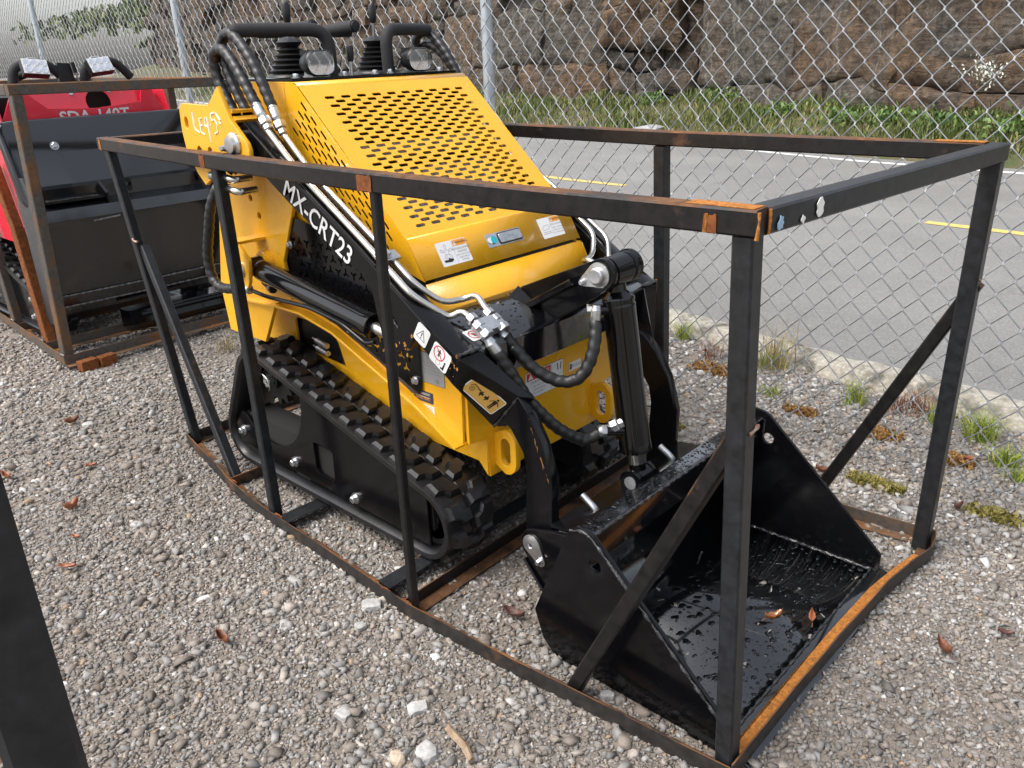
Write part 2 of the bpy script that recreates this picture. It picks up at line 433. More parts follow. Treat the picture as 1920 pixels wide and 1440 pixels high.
# ---- kerb: broken concrete edging along the near side of the road
def concrete():
    t = NT('old_concrete'); p = t.pos(); n = t.noise(p, 18, 7, .7); v = t.voro(p, 45)
    nx = t.new('ShaderNodeSeparateXYZ'); t.link(t._pos.outputs['Normal'], nx.inputs[0])
    c = t.mix(t.ramp(n, [(.3, 0.0), (.7, 1.0)]), (.22, .20, .16), (.50, .47, .40))
    c = t.mix(t.ramp(v, [(.0, .8), (.4, 0.0)]), c, (.60, .57, .50))
    c = t.mix(t.ramp(t.noise(p, 7, 6, .6), [(.52, 0.0), (.66, .8)]), c, (.055, .05, .038))
    t.set(Base_Color=c, Roughness=.9); t.bump(t.math('ADD', n, t.math('MULTIPLY', v, .6)), .9, .012); return t.m
mb = MB(); pth = []
x = -30.0; q = []; f = []; k = 0
step = .06
prof = [(-.10, -.05), (-.085, .045), (-.05, .075), (.03, .082), (.09, .062), (.10, -.05)]
while x < 3.2:
    y = line_at(KERB, x)
    for a, b in prof: q.append((x + random.uniform(-.01, .01), y + .05 + a + random.uniform(-.016, .016), b + random.uniform(-.012, .012)))
    if k: f += [((k - 1) * 6 + j, k * 6 + j, k * 6 + j + 1, (k - 1) * 6 + j + 1) for j in range(5)]
    k += 1; x += step if x > -6 else .4
mb.add(q, f, concrete())
tag(mb.build('kerb', smooth=50), 'weathered broken concrete edging between gravel and road', 'kerb', kind='structure')

# ---- grassy bank and cliff on the far side
BASE = [(-95, 46), (-60, 27.0), (-40, 20.2), (-28, 17.2), (-20, 15.8), (-13.6, 14.2), (-10.4, 14.1), (-8.7, 14.4), (-6.4, 13.0), (-4.2, 11.5), (-2.6, 10.8), (0, 10.3), (4, 9.9), (30, 7.2)]
def bankz(x, y):
    y0 = line_at(FARL, x) + .34; y1 = line_at(BASE, x); t = max(0.0, min(1.3, (y - y0) / max(.4, y1 - y0)))
    return ZR - .012 + (.43 + .02 * max(0, -x - 14)) * (t ** .8) + .05 * math.sin(x * 2.1) * t + .04 * math.sin(x * 5.3 + y * 3) * t
tb = NT('bank_soil'); pp = tb.pos()
tb.set(Base_Color=tb.mix(tb.ramp(tb.noise(pp, 3, 6), [(.38, 0.0), (.62, 1.0)]), (.055, .075, .022), (.13, .095, .055)), Roughness=.9); tb.bump(tb.noise(pp, 30, 6), .8, .04)
mb = MB(); q = []; f = []; nx_ = 0; NJ = 9
xs2 = [-90 + i * 3.0 for i in range(20)] + [-30 + i * .5 for i in range(80)]
for x in xs2:
    y0 = line_at(FARL, x) + .34; y1 = line_at(BASE, x) + .8
    for j in range(NJ):
        y = y0 + (y1 - y0) * j / (NJ - 1); q.append((x, y, bankz(x, y) if j else ZR - .03))
    if nx_: f += [((nx_ - 1) * NJ + j, nx_ * NJ + j, nx_ * NJ + j + 1, (nx_ - 1) * NJ + j + 1) for j in range(NJ - 1)]
    nx_ += 1
mb.add(q, f, tb.m)
tag(mb.build('grass_bank'), 'grassy bank between road and cliff foot', 'bank', kind='structure')

# cliff of separate blocks
def rock():
    t = NT('cliff_rock'); p = t.pos(); oi = t.new('ShaderNodeObjectInfo')
    warm = t.noise(t.scaled(p, (1, 1, .5)), .55, 3, .6); st = t.noise(t.scaled(p, (1.0, 1.0, .09)), 3.1, 5, .7)
    fine = t.noise(p, 9, 7, .78); fin2 = t.noise(t.scaled(p, (.6, .6, 2.2)), 5, 5, .7)
    fm = t.math('ADD', t.math('MULTIPLY', fine, .6), t.math('MULTIPLY', fin2, .4))
    g = t.ramp(fm, [(.36, (.019, .017, .014)), (.46, (.068, .059, .048)), (.56, (.14, .122, .10)), (.68, (.30, .27, .23))])
    o = t.ramp(fm, [(.36, (.028, .019, .012)), (.47, (.115, .068, .036)), (.58, (.21, .130, .072)), (.70, (.38, .28, .19))])
    wm = t.math('ADD', warm, t.math('MULTIPLY', t.math('SUBTRACT', oi.outputs['Random'], .5), .20))
    c = t.mix(t.ramp(wm, [(.47, 0.0), (.62, .85)]), g, o)
    c = t.mix(t.ramp(st, [(.60, 0.0), (.72, .75)]), c, (.34, .31, .26))
    c = t.mix(t.ramp(st, [(.30, .9), (.44, 0.0)]), c, (.018, .016, .014))
    t.set(Base_Color=c, Roughness=.9)
    t.bump(t.math('ADD', fine, fin2), 1.0, .09); return t.m
ROCK = rock()
cliff_l = Vector((-8, 13, 0))
cliff = empty('rock_cliff', cliff_l, 'brown and grey blasted rock cliff behind the road', 'cliff'); cliff['kind'] = 'structure'
def vnoise(v, s, seed=0):
    from mathutils import noise as mn
    return mn.fractal(Vector((v[0] * s + seed, v[1] * s, v[2] * s)), 1.0, 2.0, 5)
def block(x0, x1, z0, z1, setback, rough):
    nx = max(4, int((x1 - x0) / .09)); nz = max(4, int((z1 - z0) / .09))
    if x1 < -22: nx = max(3, nx // 2); nz = max(3, nz // 2)
    nx = min(nx, 30); nz = min(nz, 22)
    q = []; f = []
    ya, yb = line_at(BASE, x0), line_at(BASE, x1); d = Vector((x1 - x0, yb - ya, 0)); nrm = Vector((d.y, -d.x, 0)).normalized()
    sd = random.uniform(0, 90); tilt = random.uniform(-.02, .02)
    for j in range(nz + 1):
        for i in range(nx + 1):
            u, w = i / nx, j / nz
            e = min(u, 1 - u) * (x1 - x0); e2 = min(w, 1 - w) * (z1 - z0)
            edge = max(0, 1 - min(e, e2) / .03)
            b = Vector((x0 + d.x * u, ya + d.y * u, z0 + (z1 - z0) * w))
            jj = Vector((b.x, b.y * .2, b.z)); wx = vnoise(jj, .55, 3.0) * .30 + vnoise(jj, 2.0, 8.0) * .07; wz = vnoise(jj, .45, 11.0) * .22 + vnoise(jj, 1.8, 17.0) * .06
            b = b + d.normalized() * wx + Vector((0, 0, wz))
            n_ = vnoise(b, .9, sd) * rough + vnoise(b, 3.2, sd) * rough * .5 + vnoise(b, 9.0, sd) * .03
            q.append(tuple(b + nrm * (n_ - setback - edge * .05 + tilt * w) + Vector((0, 0, 0))))
    f += [(j * (nx + 1) + i, j * (nx + 1) + i + 1, (j + 1) * (nx + 1) + i + 1, (j + 1) * (nx + 1) + i) for j in range(nz) for i in range(nx)]
    m = MB(); m.add(q, f, ROCK)
    # sides so that every block has depth
    ring = [i for i in range(nx + 1)] + [(j * (nx + 1) + nx) for j in range(1, nz + 1)] + [nz * (nx + 1) + i for i in range(nx - 1, -1, -1)] + [j * (nx + 1) for j in range(nz - 1, 0, -1)]
    back = [tuple(Vector(q[i]) - nrm * .7) for i in ring]; o = len(m.v); k = m.slot(ROCK); m.v += back; n = len(ring)
    for a in range(n): m.f.append((ring[a], o + a, o + (a + 1) % n, ring[(a + 1) % n])); m.mi.append(k)
    return m.build('rock_block', cliff, smooth=55)
def course(x0, x1, z0, z1, lo, hi, rough, sb=.22):
    x = x0
    while x < x1:
        w = random.uniform(lo, hi)
        if x1 - (x + w) < lo * .6: w = x1 - x
        block(x, x + w, z0 + random.uniform(-.04, .04), z1 + random.uniform(-.03, .03), random.uniform(-.06, sb), rough); x += w
random.seed(21)
# right: tall smooth slabs; middle: split slabs; left: thin bedded rubble
course(-3.9, 8, .2, .86, 1.1, 2.4, .10, .1); course(-3.9, 8, .85, 1.30, .9, 2.2, .12, .12); course(-3.9, 8, 1.29, 2.75, 1.8, 3.4, .13, .12); course(-3.9, 8, 2.53, 4.2, 1.6, 3.0, .2)
course(-8.9, -3.9, .2, .75, 1.2, 2.6, .09, .08); course(-8.9, -3.9, .74, 2.55, 1.9, 3.0, .10, .10); course(-8.9, -3.9, 2.43, 4.2, 1.6, 2.8, .2)
course(-11.0, -8.9, .2, .62, .5, .9, .14, .3); course(-11.0, -8.9, .60, 1.05, .4, .9, .16, .3); course(-11.0, -8.9, 1.03, 1.42, .4, .8, .16, .3); course(-11.0, -8.9, 1.4, 2.3, .5, 1.1, .2, .3); course(-11, -8.9, 2.28, 4.2, 1, 1.6, .2)
course(-17.5, -11.0, .2, 1.15, 1.4, 2.8, .08, .10); course(-17.5, -11.0, 1.14, 2.35, 1.6, 3.2, .08, .10); course(-17.5, -11, 2.33, 2.75, .7, 1.6, .15, .3); course(-17.5, -11, 2.73, 4.6, 1.2, 2.5, .2)
z = .25
while z < 4.6:
    h = random.uniform(.28, .6); course(-31, -17.5, z, z + h, .6, 1.9, .14, .35); z += h - .02
z = .5
while z < 6.0:
    h = random.uniform(.5, .9); course(-62, -31, z, z + h, 1.2, 3.2, .25, .6); z += h - .03
# wooded slope far off above the cliff's left end
mb = MB(); th = NT('hill_green'); th.set(Base_Color=th.mix(th.noise(th.pos(), .35, 7), (.035, .055, .016), (.10, .12, .04)), Roughness=.95)
q = []; f = []
for i in range(31):
    for j in range(9):
        x = -190 + i * 6.2; y = line_at(BASE, max(-95, x)) + 1.0 + j * 9 - (0 if x > -95 else (x + 95) * .4)
        q.append((x, y, 3.9 + (2.0 if x < -31 else 0) - .3 + j * 2.0 + vnoise((x, y, 0), .06) * 2.0))
f = [(i * 9 + j, (i + 1) * 9 + j, (i + 1) * 9 + j + 1, i * 9 + j + 1) for i in range(30) for j in range(8)]
mb.add(q, f, th.m); tag(mb.build('hillside'), 'green hillside above the cliff', 'hill', kind='structure')

# leaf-sized faces: grass, weeds, far wood
def leaf_mat(name, a, b, c):
    t = NT(name); oi = t.new('ShaderNodeAttribute'); oi.attribute_name = 'tone'
    t.set(Base_Color=t.ramp(oi.outputs['Fac'], [(0.0, a), (.55, b), (1.0, c)]), Roughness=.6)
    t.b.inputs['Subsurface Weight'].default_value = 0.0
    return t.m
def blades(name, P, H, W, lean, mat, tone, parent=None, bend=.5):
    """P (n,3) roots; three-point blades built in numpy"""
    n = len(P); a = rng.uniform(0, 2 * np.pi, n); dx, dy = np.cos(a), np.sin(a)
    l = lean * rng.uniform(.2, 1.2, n) * H; b = rng.uniform(0, 2 * np.pi, n); lx, ly = np.cos(b) * l, np.sin(b) * l
    z = np.zeros(n); v = np.empty((n, 5, 3))
    v[:, 0] = P + np.stack([dx * W / 2, dy * W / 2, z], 1); v[:, 1] = P - np.stack([dx * W / 2, dy * W / 2, z], 1)
    mid = P + np.stack([lx * .3, ly * .3, H * .6], 1)
    v[:, 2] = mid - np.stack([dx * W * .4, dy * W * .4, z], 1); v[:, 3] = mid + np.stack([dx * W * .4, dy * W * .4, z], 1)
    v[:, 4] = P + np.stack([lx, ly, H * (1 - bend * rng.uniform(0, .5, n) * lean)], 1)
    o = (np.arange(n) * 5)[:, None]
    me = bpy.data.meshes.new(name)
    loops = np.concatenate([o + [0, 1, 2, 3], o + [3, 2, 4]], 1).ravel()
    starts = np.stack([np.arange(n) * 7, np.arange(n) * 7 + 4], 1).ravel()
    me.vertices.add(n * 5); me.vertices.foreach_set('co', v.ravel()); me.loops.add(n * 7); me.loops.foreach_set('vertex_index', loops.astype(np.int32))
    me.polygons.add(n * 2); me.polygons.foreach_set('loop_start', starts.astype(np.int32)); me.update(calc_edges=True); me.validate()
    at = me.attributes.new('tone', 'FLOAT', 'POINT'); at.data.foreach_set('value', np.repeat(tone, 5).astype(np.float32))
    me.materials.append(mat); return link(name, me, parent)
GRASS = leaf_mat('grass_blades', (.042, .065, .012), (.09, .125, .025), (.24, .21, .07))
P = []; n = 30000
xx = np.where(rng.random(n) < .75, rng.uniform(-16, 3, n), rng.uniform(-38, -16, n))
for x in xx:
    y0 = line_at(FARL, x) + .55; y1 = line_at(BASE, x) + .25; y = y0 + (y1 - y0) * random.random(); P.append((x, y, bankz(x, y) - .01))
P = np.array(P); cl = np.sin(P[:, 0] * 1.7) * np.sin(P[:, 1] * 2.3 + P[:, 0]) * .5 + .5
keep = rng.random(n) < (.35 + .65 * cl); P = P[keep]; cl = cl[keep]
tag(blades('bank_grass', P, rng.uniform(.06, .20, len(P)) * (.6 + .8 * cl), rng.uniform(.012, .03, len(P)), .6, GRASS, np.clip(rng.normal(.45, .25, len(P)) + .25 * (1 - cl), 0, 1)), 'rough green grass along the foot of the cliff', 'grass', kind='stuff')
WOODM = leaf_mat('far_leaves', (.03, .05, .012), (.07, .10, .025), (.16, .18, .06))
P = rng.uniform((-150, 0, 0), (-32, 1, 1), (5000, 3)); P[:, 1] = [line_at(BASE, max(-95, x)) + 2 + random.random() * 40 for x in P[:, 0]]; P[:, 2] = 5.0 + (P[:, 1] - np.array([line_at(BASE, max(-95, x)) for x in P[:, 0]])) * .22 + rng.uniform(-.5, 2.0, len(P))
tag(blades('far_wood', P, rng.uniform(.5, 1.3, len(P)), rng.uniform(.4, .9, len(P)), .9, WOODM, rng.random(len(P))), 'far-off green woodland on the slope', 'wood', kind='stuff')

# a few leafy weeds growing out of the cliff foot
LEAFM = leaf_mat('weed_leaves', (.04, .09, .02), (.085, .17, .035), (.20, .26, .06))
WHITEM = leaf_mat('weed_flowers', (.45, .48, .40), (.6, .62, .52), (.7, .72, .6))
WP = []
for (x, y, s_) in [(-7.7, 13.4, .40), (-3.55, 10.6, .36), (-4.3, 10.9, .42), (-1.9, 9.9, .42), (-2.7, 10.2, .34), (-5.6, 11.6, .3), (-.9, 9.7, .36), (-9.4, 13.6, .3)]:
    p_ = rng.normal(0, 1, (240, 3)) * np.array([.5, .5, .22]) * s_ + [x, y, bankz(x, y) + .12]; p_[:, 2] = np.maximum(p_[:, 2], bankz(x, y)); WP.append(p_)
WP = np.concatenate(WP)
tag(blades('bank_weeds', WP, rng.uniform(.03, .09, len(WP)), rng.uniform(.025, .05, len(WP)), 1.3, LEAFM, rng.random(len(WP))), 'leafy green weeds scattered along the cliff foot', 'weeds', kind='stuff')
p_ = rng.normal(0, 1, (160, 3)) * np.array([.12, .10, .10]) + [-2.42, 10.55, 1.05]
tag(blades('flowering_weed', p_, rng.uniform(.02, .05, 160), rng.uniform(.012, .03, 160), 1.3, WHITEM, rng.random(160)), 'pale flowering weed growing out of the cliff ledge', 'weed', kind='stuff')
# pale rock lying at the road edge
def stone_mesh(r, seed, sc=(1, 1, .7), sub=2):
    bm = bmesh.new(); bmesh.ops.create_icosphere(bm, subdivisions=sub, radius=r)
    for v in bm.verts:
        n_ = vnoise(v.co / r, .9, seed * 7.3); v.co = v.co * (1 + .38 * n_); v.co.x *= sc[0]; v.co.y *= sc[1]; v.co.z *= sc[2]
        for ax in range(3):   # broken flat faces
            lim = r * (.62 + .25 * ((seed * (ax + 3) * 1.37) % 1)) * sc[ax]
            v.co[ax] = max(-lim, min(lim, v.co[ax]))
    me = bpy.data.meshes.new('stone'); bm.to_mesh(me); bm.free(); return me
def stone_mat(name, a, b):
    t = NT(name); p = t.pos(); t.set(Base_Color=t.mix(t.ramp(t.noise(p, 40, 6, .65), [(.35, 0.0), (.65, 1.0)]), a, b), Roughness=.75); t.bump(t.noise(p, 120, 5), .5, .004); return t.m
PALE = stone_mat('pale_limestone', (.30, .29, .28), (.50, .49, .47)); TAN = stone_mat('tan_stone', (.36, .28, .20), (.52, .43, .33)); GREYS = stone_mat('grey_stone', (.22, .22, .225), (.38, .375, .37))
def stone(loc, r, seed, mat, label, sc=(1, 1, .7), rz=0):
    me = stone_mesh(r, seed, sc); me.materials.append(mat); o = link('stone', me); o.location = loc; o.rotation_euler = (0, 0, rz)
    return tag(o, label, 'stone')
xr = -7.6; stone((xr, line_at(FARL, xr) + .55, .12), .22, 3, GREYS, 'grey boulder lying at the far edge of the road', (1.5, 1, .7))

# ---- gravel: tens of thousands of loose crushed stones, one object
def cube8():
    v = np.array([(x, y, z) for x in (-1, 1) for y in (-1, 1) for z in (-1, 1)], float) * .72
    f = np.array([(0, 1, 3, 2), (4, 6, 7, 5), (0, 4, 5, 1), (2, 3, 7, 6), (0, 2, 6, 4), (1, 5, 7, 3)])
    return v, f
def gravel(zones):
    v0, f0 = cube8(); var = []
    for k in range(40):
        w = v0 + rng.normal(0, .20, (8, 3)); w *= rng.uniform(.75, 1.2, (8, 1))
        sh = rng.normal(0, .35, 2); up = w[:, 2] > 0; w[up, 0] = w[up, 0] * rng.uniform(.3, .95) + sh[0]; w[up, 1] = w[up, 1] * rng.uniform(.35, .95) + sh[1]
        var.append(w)
    var = np.array(var); P = []; S = []
    for (x0, x1, y0, y1, dens, r0, sig, rmax) in zones:
        n = int((x1 - x0) * (y1 - y0) * dens)
        p = rng.uniform((x0, y0), (x1, y1), (n, 2)); r = np.clip(np.exp(rng.normal(np.log(r0), sig, n)), .0035, rmax)
        P.append(p); S.append(r)
    P = np.concatenate(P); S = np.concatenate(S); n = len(P)
    sc = S[:, None] * np.stack([rng.uniform(.9, 1.7, n), rng.uniform(.7, 1.2, n), rng.uniform(.40, .85, n)], 1)
    V = var[rng.integers(0, 40, n)] * sc[:, None, :]
    a = rng.uniform(0, 2 * np.pi, n); ca, sa = np.cos(a), np.sin(a); tl = rng.normal(0, .30, n); ct, st = np.cos(tl), np.sin(tl)
    x, y, z = V[:, :, 0], V[:, :, 1], V[:, :, 2]
    y, z = y * ct[:, None] - z * st[:, None], y * st[:, None] + z * ct[:, None]
    x, y = x * ca[:, None] - y * sa[:, None], x * sa[:, None] + y * ca[:, None]
    zc = sc[:, 2] * rng.uniform(.15, .75, n)
    V = np.stack([x + P[:, 0:1], y + P[:, 1:2], z + zc[:, None]], 2)
    F = (f0[None] + (np.arange(n) * 8)[:, None, None]).reshape(-1, 4)
    me = bpy.data.meshes.new('gravel'); me.vertices.add(n * 8); me.vertices.foreach_set('co', V.ravel())
    me.loops.add(len(F) * 4); me.loops.foreach_set('vertex_index', F.ravel().astype(np.int32)); me.polygons.add(len(F)); me.polygons.foreach_set('loop_start', (np.arange(len(F)) * 4).astype(np.int32))
    me.update(calc_edges=True)
    tone = np.clip(rng.beta(2.0, 2.9, n) + (rng.random(n) < .035) * .40 + .16 * np.sin(P[:, 0] * 2.3 + 1) * np.sin(P[:, 1] * 3.1), 0, 1)
    tone = np.where(P[:, 1] > .75, np.clip(tone + .16, 0, 1), tone)
    hue = rng.random(n)
    for nm, val in (('tone', tone), ('hue', hue)):
        at = me.attributes.new(nm, 'FLOAT', 'POINT'); at.data.foreach_set('value', np.repeat(val, 8).astype(np.float32))
    t = NT('crushed_stone'); A = t.new('ShaderNodeAttribute'); A.attribute_name = 'tone'; B = t.new('ShaderNodeAttribute'); B.attribute_name = 'hue'
    grey = t.ramp(A.outputs['Fac'], [(0.0, (.135, .125, .115)), (.3, (.21, .20, .188)), (.6, (.29, .278, .262)), (.85, (.42, .405, .39)), (1.0, (.62, .61, .59))])
    tan = t.ramp(A.outputs['Fac'], [(0.0, (.135, .112, .092)), (.4, (.235, .20, .168)), (.8, (.35, .305, .26)), (1.0, (.50, .45, .39))])
    c = t.mix(t.ramp(B.outputs['Fac'], [(.40, 0.0), (.62, 1.0)]), grey, tan)
    c = t.mix(t.ramp(B.outputs['Fac'], [(.985, 0.0), (.99, .7)]), c, (.38, .25, .14))
    nn = t.noise(t.pos(), 160, 4, .6); c = t.mix(t.ramp(nn, [(.3, .25), (.6, 0.0)]), c, (.09, .08, .07))
    t.set(Base_Color=c, Roughness=.72); t.bump(nn, .5, .002); me.materials.append(t.m)
    return link('gravel', me)
Z = [(-2.4, .95, -1.70, -.45, 15000, .0043, .42, .0135), (-2.4, .95, -1.70, -.45, 260, .0125, .25, .019), (-3.2, .95, -.45, .75, 7000, .0048, .38, .013), (-3.2, .95, -.45, .75, 120, .011, .25, .016),
     (-.85, .95, .70, 1.95, 7500, .0062, .42, .018), (.1, .95, -1.0, .7, 6000, .0043, .40, .013), (-4.6, -2.4, -1.9, -.30, 4200, .0066, .42, .019), (-2.8, -.85, .75, 2.2, 2000, .0080, .38, .020), (-6.5, -4.6, -2.3, .9, 900, .0105, .3, .020), (-4.6, -3.0, -.35, .9, 1800, .0080, .3, .018)]
tag(gravel(Z), 'loose crushed limestone gravel covering the lot', 'gravel', kind='stuff')

# ---- single stones that stand out on the gravel
for i, (x, y, r, m, sc, lab) in enumerate([
    (-.58, -.80, .030, PALE, (1.3, 1, .6), 'large pale limestone piece on gravel left of the twig'), (-.46, -.88, .034, PALE, (1.2, 1, .8), 'pale angular stone in the cluster beside the brown twig'),
    (-.40, -.93, .028, PALE, (1, 1.2, .8), 'pale stone nearest the camera in the twig cluster'), (-.50, -.93, .026, TAN, (1.2, .9, .7), 'tan stone at the left of the twig cluster'),
    (-.26, -.47, .022, PALE, (1.2, 1, .8), 'white stone beside the foot of the front brace'), (-.70, -.93, .026, PALE, (1, 1.2, .8), 'white pebble left of the stone cluster on open gravel'),
    (-.98, -.62, .036, PALE, (1.4, 1, .55), 'flat white stone lodged between the crossbars by the track'), (-.93, -.70, .024, PALE, (1, 1, .8), 'white stone outside the rail by the middle post'),
    (-.35, -1.10, .034, TAN, (1.5, 1, .6), 'broad tan stone near the bottom edge of the gravel'), (-.25, -1.17, .030, PALE, (1.1, 1, .7), 'pale stone on the gravel nearest the camera'),
    (-1.95, -.86, .028, PALE, (1.2, 1, .6), 'pale stone on open gravel left of the rusty rail'), (-2.95, -.62, .030, PALE, (1.2, 1, .8), 'white stone in front of the rusty support block'),
    (-.23, -.36, .026, TAN, (1.8, .8, .4), 'flat tan chip inside the rail behind the brace foot')]):
    stone((x, y, r * .2), r * .78, i + 5, m, lab, sc, rng.uniform(0, 3))
# twig
mb = MB(); mb.tube([(-.47, -.80, .018), (-.44, -.81, .022), (-.40, -.815, .02), (-.365, -.83, .014)], .008, stone_mat('dead_wood', (.20, .13, .08), (.36, .27, .18)), 8, lambda d, a: .0085 * (1 + .25 * math.sin(a * 19) + .2 * math.sin(d * 90)))
tag(mb.build('twig'), 'short broken brown twig among pale stones', 'twig')

# ---- dead leaves
LEAVES = [simple('leaf_brown', (.19, .065, .030), .55, var=.5, vscale=60), simple('leaf_tan', (.34, .12, .055), .5, var=.4, vscale=60), simple('leaf_dark', (.11, .042, .030), .5, var=.4, vscale=60)]
LEAF_WET = simple('leaf_wet', (.30, .10, .020), .18, 0, .6, var=.6, vscale=70)
def leaf(loc, L, rz, curl, mat, label, wide=.5):
    m = MB(); q = []; f = []; n = 9
    for i in range(n + 1):
        t = i / n; w = wide * L * (math.sin(math.pi * min(1, t * 1.02)) ** .8) * (1 - .35 * t) * (1 + .10 * math.sin(i * 2.4)) * .5 + .0006
        for s in (-1, -.5, 0, .5, 1):
            q.append(((t - .5) * L, s * w, curl * L * (abs(s) ** 1.5 * .55 + (t - .5) ** 2 * 1.5) + .004 * math.sin(i * 1.7 + s * 2) * curl))
    f = [(i * 5 + k, i * 5 + k + 1, (i + 1) * 5 + k + 1, (i + 1) * 5 + k) for i in range(n) for k in range(4)]
    m.add(q, f, mat); m.tube([(-.5 * L, 0, curl * L * .37), (-.72 * L, .03 * L, .1 * L * curl)], .0009, mat, 5)
    o = m.build('dead_leaf'); o.location = loc; o.rotation_euler = (random.uniform(-.2, .2), random.uniform(-.2, .2), rz)
    sd = o.modifiers.new('thickness', 'SOLIDIFY'); sd.thickness = .0006
    return tag(o, label, 'leaf', 'fallen brown leaves')
for (x, y, L, rz, cu, mi, lab) in [(-.63, -.40, .065, .3, .5, 2, 'dark curled leaf on gravel just left of the bucket'), (-1.16, -.98, .055, .1, .6, 0, 'brown curled leaf in the middle of the open gravel'),
    (-2.23, -.96, .055, 1.8, .8, 1, 'upright tan leaf on gravel at far left'), (-1.86, -1.12, .055, .8, .3, 1, 'tan leaf nearest the dark post at left'), (-2.02, -1.03, .035, .5, .4, 1, 'small tan leaf behind the dark post leaf'),
    (-2.52, -.78, .040, 1.2, .4, 1, 'small reddish leaf on gravel left of the rear post'), (-2.68, -1.03, .055, .2, .5, 1, 'pale brown leaf at the left picture edge'), (-3.02, -.66, .060, 1.5, .6, 0, 'brown leaf beside the white stone near the rusty crate'),
    (-.16, -1.00, .032, 1.0, .5, 1, 'little orange leaf near the bottom of the gravel'), (-.52, -.30, .040, .2, .3, 2, 'small dark leaf on gravel behind the track front'), (.30, .20, .060, 2.4, .6, 0, 'red-brown leaf on gravel right of the bucket'),
    (.40, .37, .04, .4, .4, 2, 'small dark leaf at the right on wet gravel'), (-.32, .93, .060, .4, .5, 0, 'brown leaf clump below the fence mesh'), (-.42, .86, .05, 2.0, .5, 1, 'tan leaf beside the far brace foot'), (.12, .96, .045, 1.2, .6, 2, 'dark leaf beside the far front post'),
    (.05, 1.35, .05, .7, .4, 1, 'tan leaf under the fence near the moss')]:
    leaf((x, y, .012), L, rz, cu, LEAVES[mi], lab)
leaf((-.075, .035, .022), .050, .9, .55, LEAF_WET, 'wet orange leaf lying in the bucket, left of the pair'); leaf((.0, .10, .021), .052, 2.0, .35, LEAVES[1], 'wet reddish leaf lying in the bucket, right of the pair', .4)

# ---- weeds and moss along the fence
TUFT = leaf_mat('weed_grass', (.10, .16, .015), (.22, .30, .03), (.42, .42, .06)); DRY = leaf_mat('dry_grass', (.20, .15, .06), (.34, .27, .12), (.46, .38, .2)); REDW = leaf_mat('red_weed', (.13, .04, .02), (.20, .075, .035), (.28, .13, .06))
def tuft(x, y, n, h, s, mat, lab, lean=.9):
    P = np.zeros((n, 3)); P[:, :2] = rng.normal(0, s, (n, 2)) + [x, y]; P[:, 2] = .005
    return tag(blades('grass_tuft', P, rng.uniform(.5, 1.1, n) * h, rng.uniform(.0018, .004, n), lean, mat, rng.random(n)), lab, 'grass tuft', 'weeds along the fence line')
for (x, y, n, h, s, m, ln, lab) in [(-1.52, 1.93, 130, .11, .022, TUFT, .9, 'bright green grass tuft behind the far middle post'), (-.95, 1.82, 110, .26, .05, DRY, .6, 'tall thin dry grass stems against the kerb'), (-.98, 1.80, 120, .12, .05, TUFT, .9, 'yellow green tuft at the foot of tall dry stems'),
    (-.80, 1.50, 90, .055, .02, TUFT, .9, 'tiny bright tuft between fence and kerb'), (-.48, 1.62, 110, .13, .025, TUFT, .6, 'pale green tuft left of the far brace'), (-.27, 1.68, 150, .12, .05, REDW, 1.0, 'reddish weed clump behind the far brace'),
    (.02, 1.58, 220, .13, .03, TUFT, 1.3, 'largest yellow green tuft right of the far post'), (.16, 1.40, 160, .085, .022, TUFT, 1.1, 'yellow green tuft left of the largest stone gap at right'), (.22, 1.30, 120, .05, .02, TUFT, 1.2, 'small low yellow tuft nearest the right edge'), (-.15, 1.62, 90, .09, .02, TUFT, .8, 'small tuft just left of the far front post'),
    (-1.02, .98, 80, .10, .02, TUFT, .8, 'short green tuft behind the bucket hook'), (-3.36, .28, 60, .12, .03, DRY, .9, 'dry grass wisp below the red loader bucket'), (-4.85, .05, 120, .05, .10, TUFT, .8, 'low green weeds inside the rusty crate'), (-1.25, 1.75, 60, .12, .03, REDW, .9, 'rusty brown weed beside the kerb')]:
    tuft(x, y, n, h, s, m, lab, ln)
MOSS = leaf_mat('moss', (.11, .10, .02), (.22, .19, .04), (.34, .27, .08)); OMOSS = leaf_mat('orange_moss', (.16, .075, .02), (.28, .14, .035), (.36, .22, .06))
for (x, y, sx, sy, n, m, lab) in [(-.15, .97, .09, .035, 1600, MOSS, 'largest olive moss patch below the fence mesh'), (-1.15, 1.62, .12, .07, 1200, OMOSS, 'orange moss patch behind the tilt cylinder'), (-.28, 1.38, .07, .05, 900, OMOSS, 'orange moss between two weed tufts'), (-.62, 1.40, .07, .04, 800, OMOSS, 'rusty moss strip in the white gravel'),
    (.0, 1.33, .07, .05, 900, OMOSS, 'orange moss in front of the largest tuft'), (.22, 1.0, .08, .04, 700, MOSS, 'olive moss at the right edge under the mesh'), (-.98, .93, .06, .035, 700, MOSS, 'olive moss patch left of the bucket top')]:
    P = np.zeros((n, 3)); P[:, 0] = np.clip(rng.normal(x, sx * .5, n), x - sx * 1.05, x + sx * 1.05); P[:, 1] = np.clip(rng.normal(y, sy * .5, n), y - sy * 1.05, y + sy * 1.05); P[:, 2] = .004
    tag(blades('moss_patch', P, rng.uniform(.008, .022, n), rng.uniform(.006, .012, n), .9, m, rng.random(n)), lab, 'moss', 'moss patches under the fence')

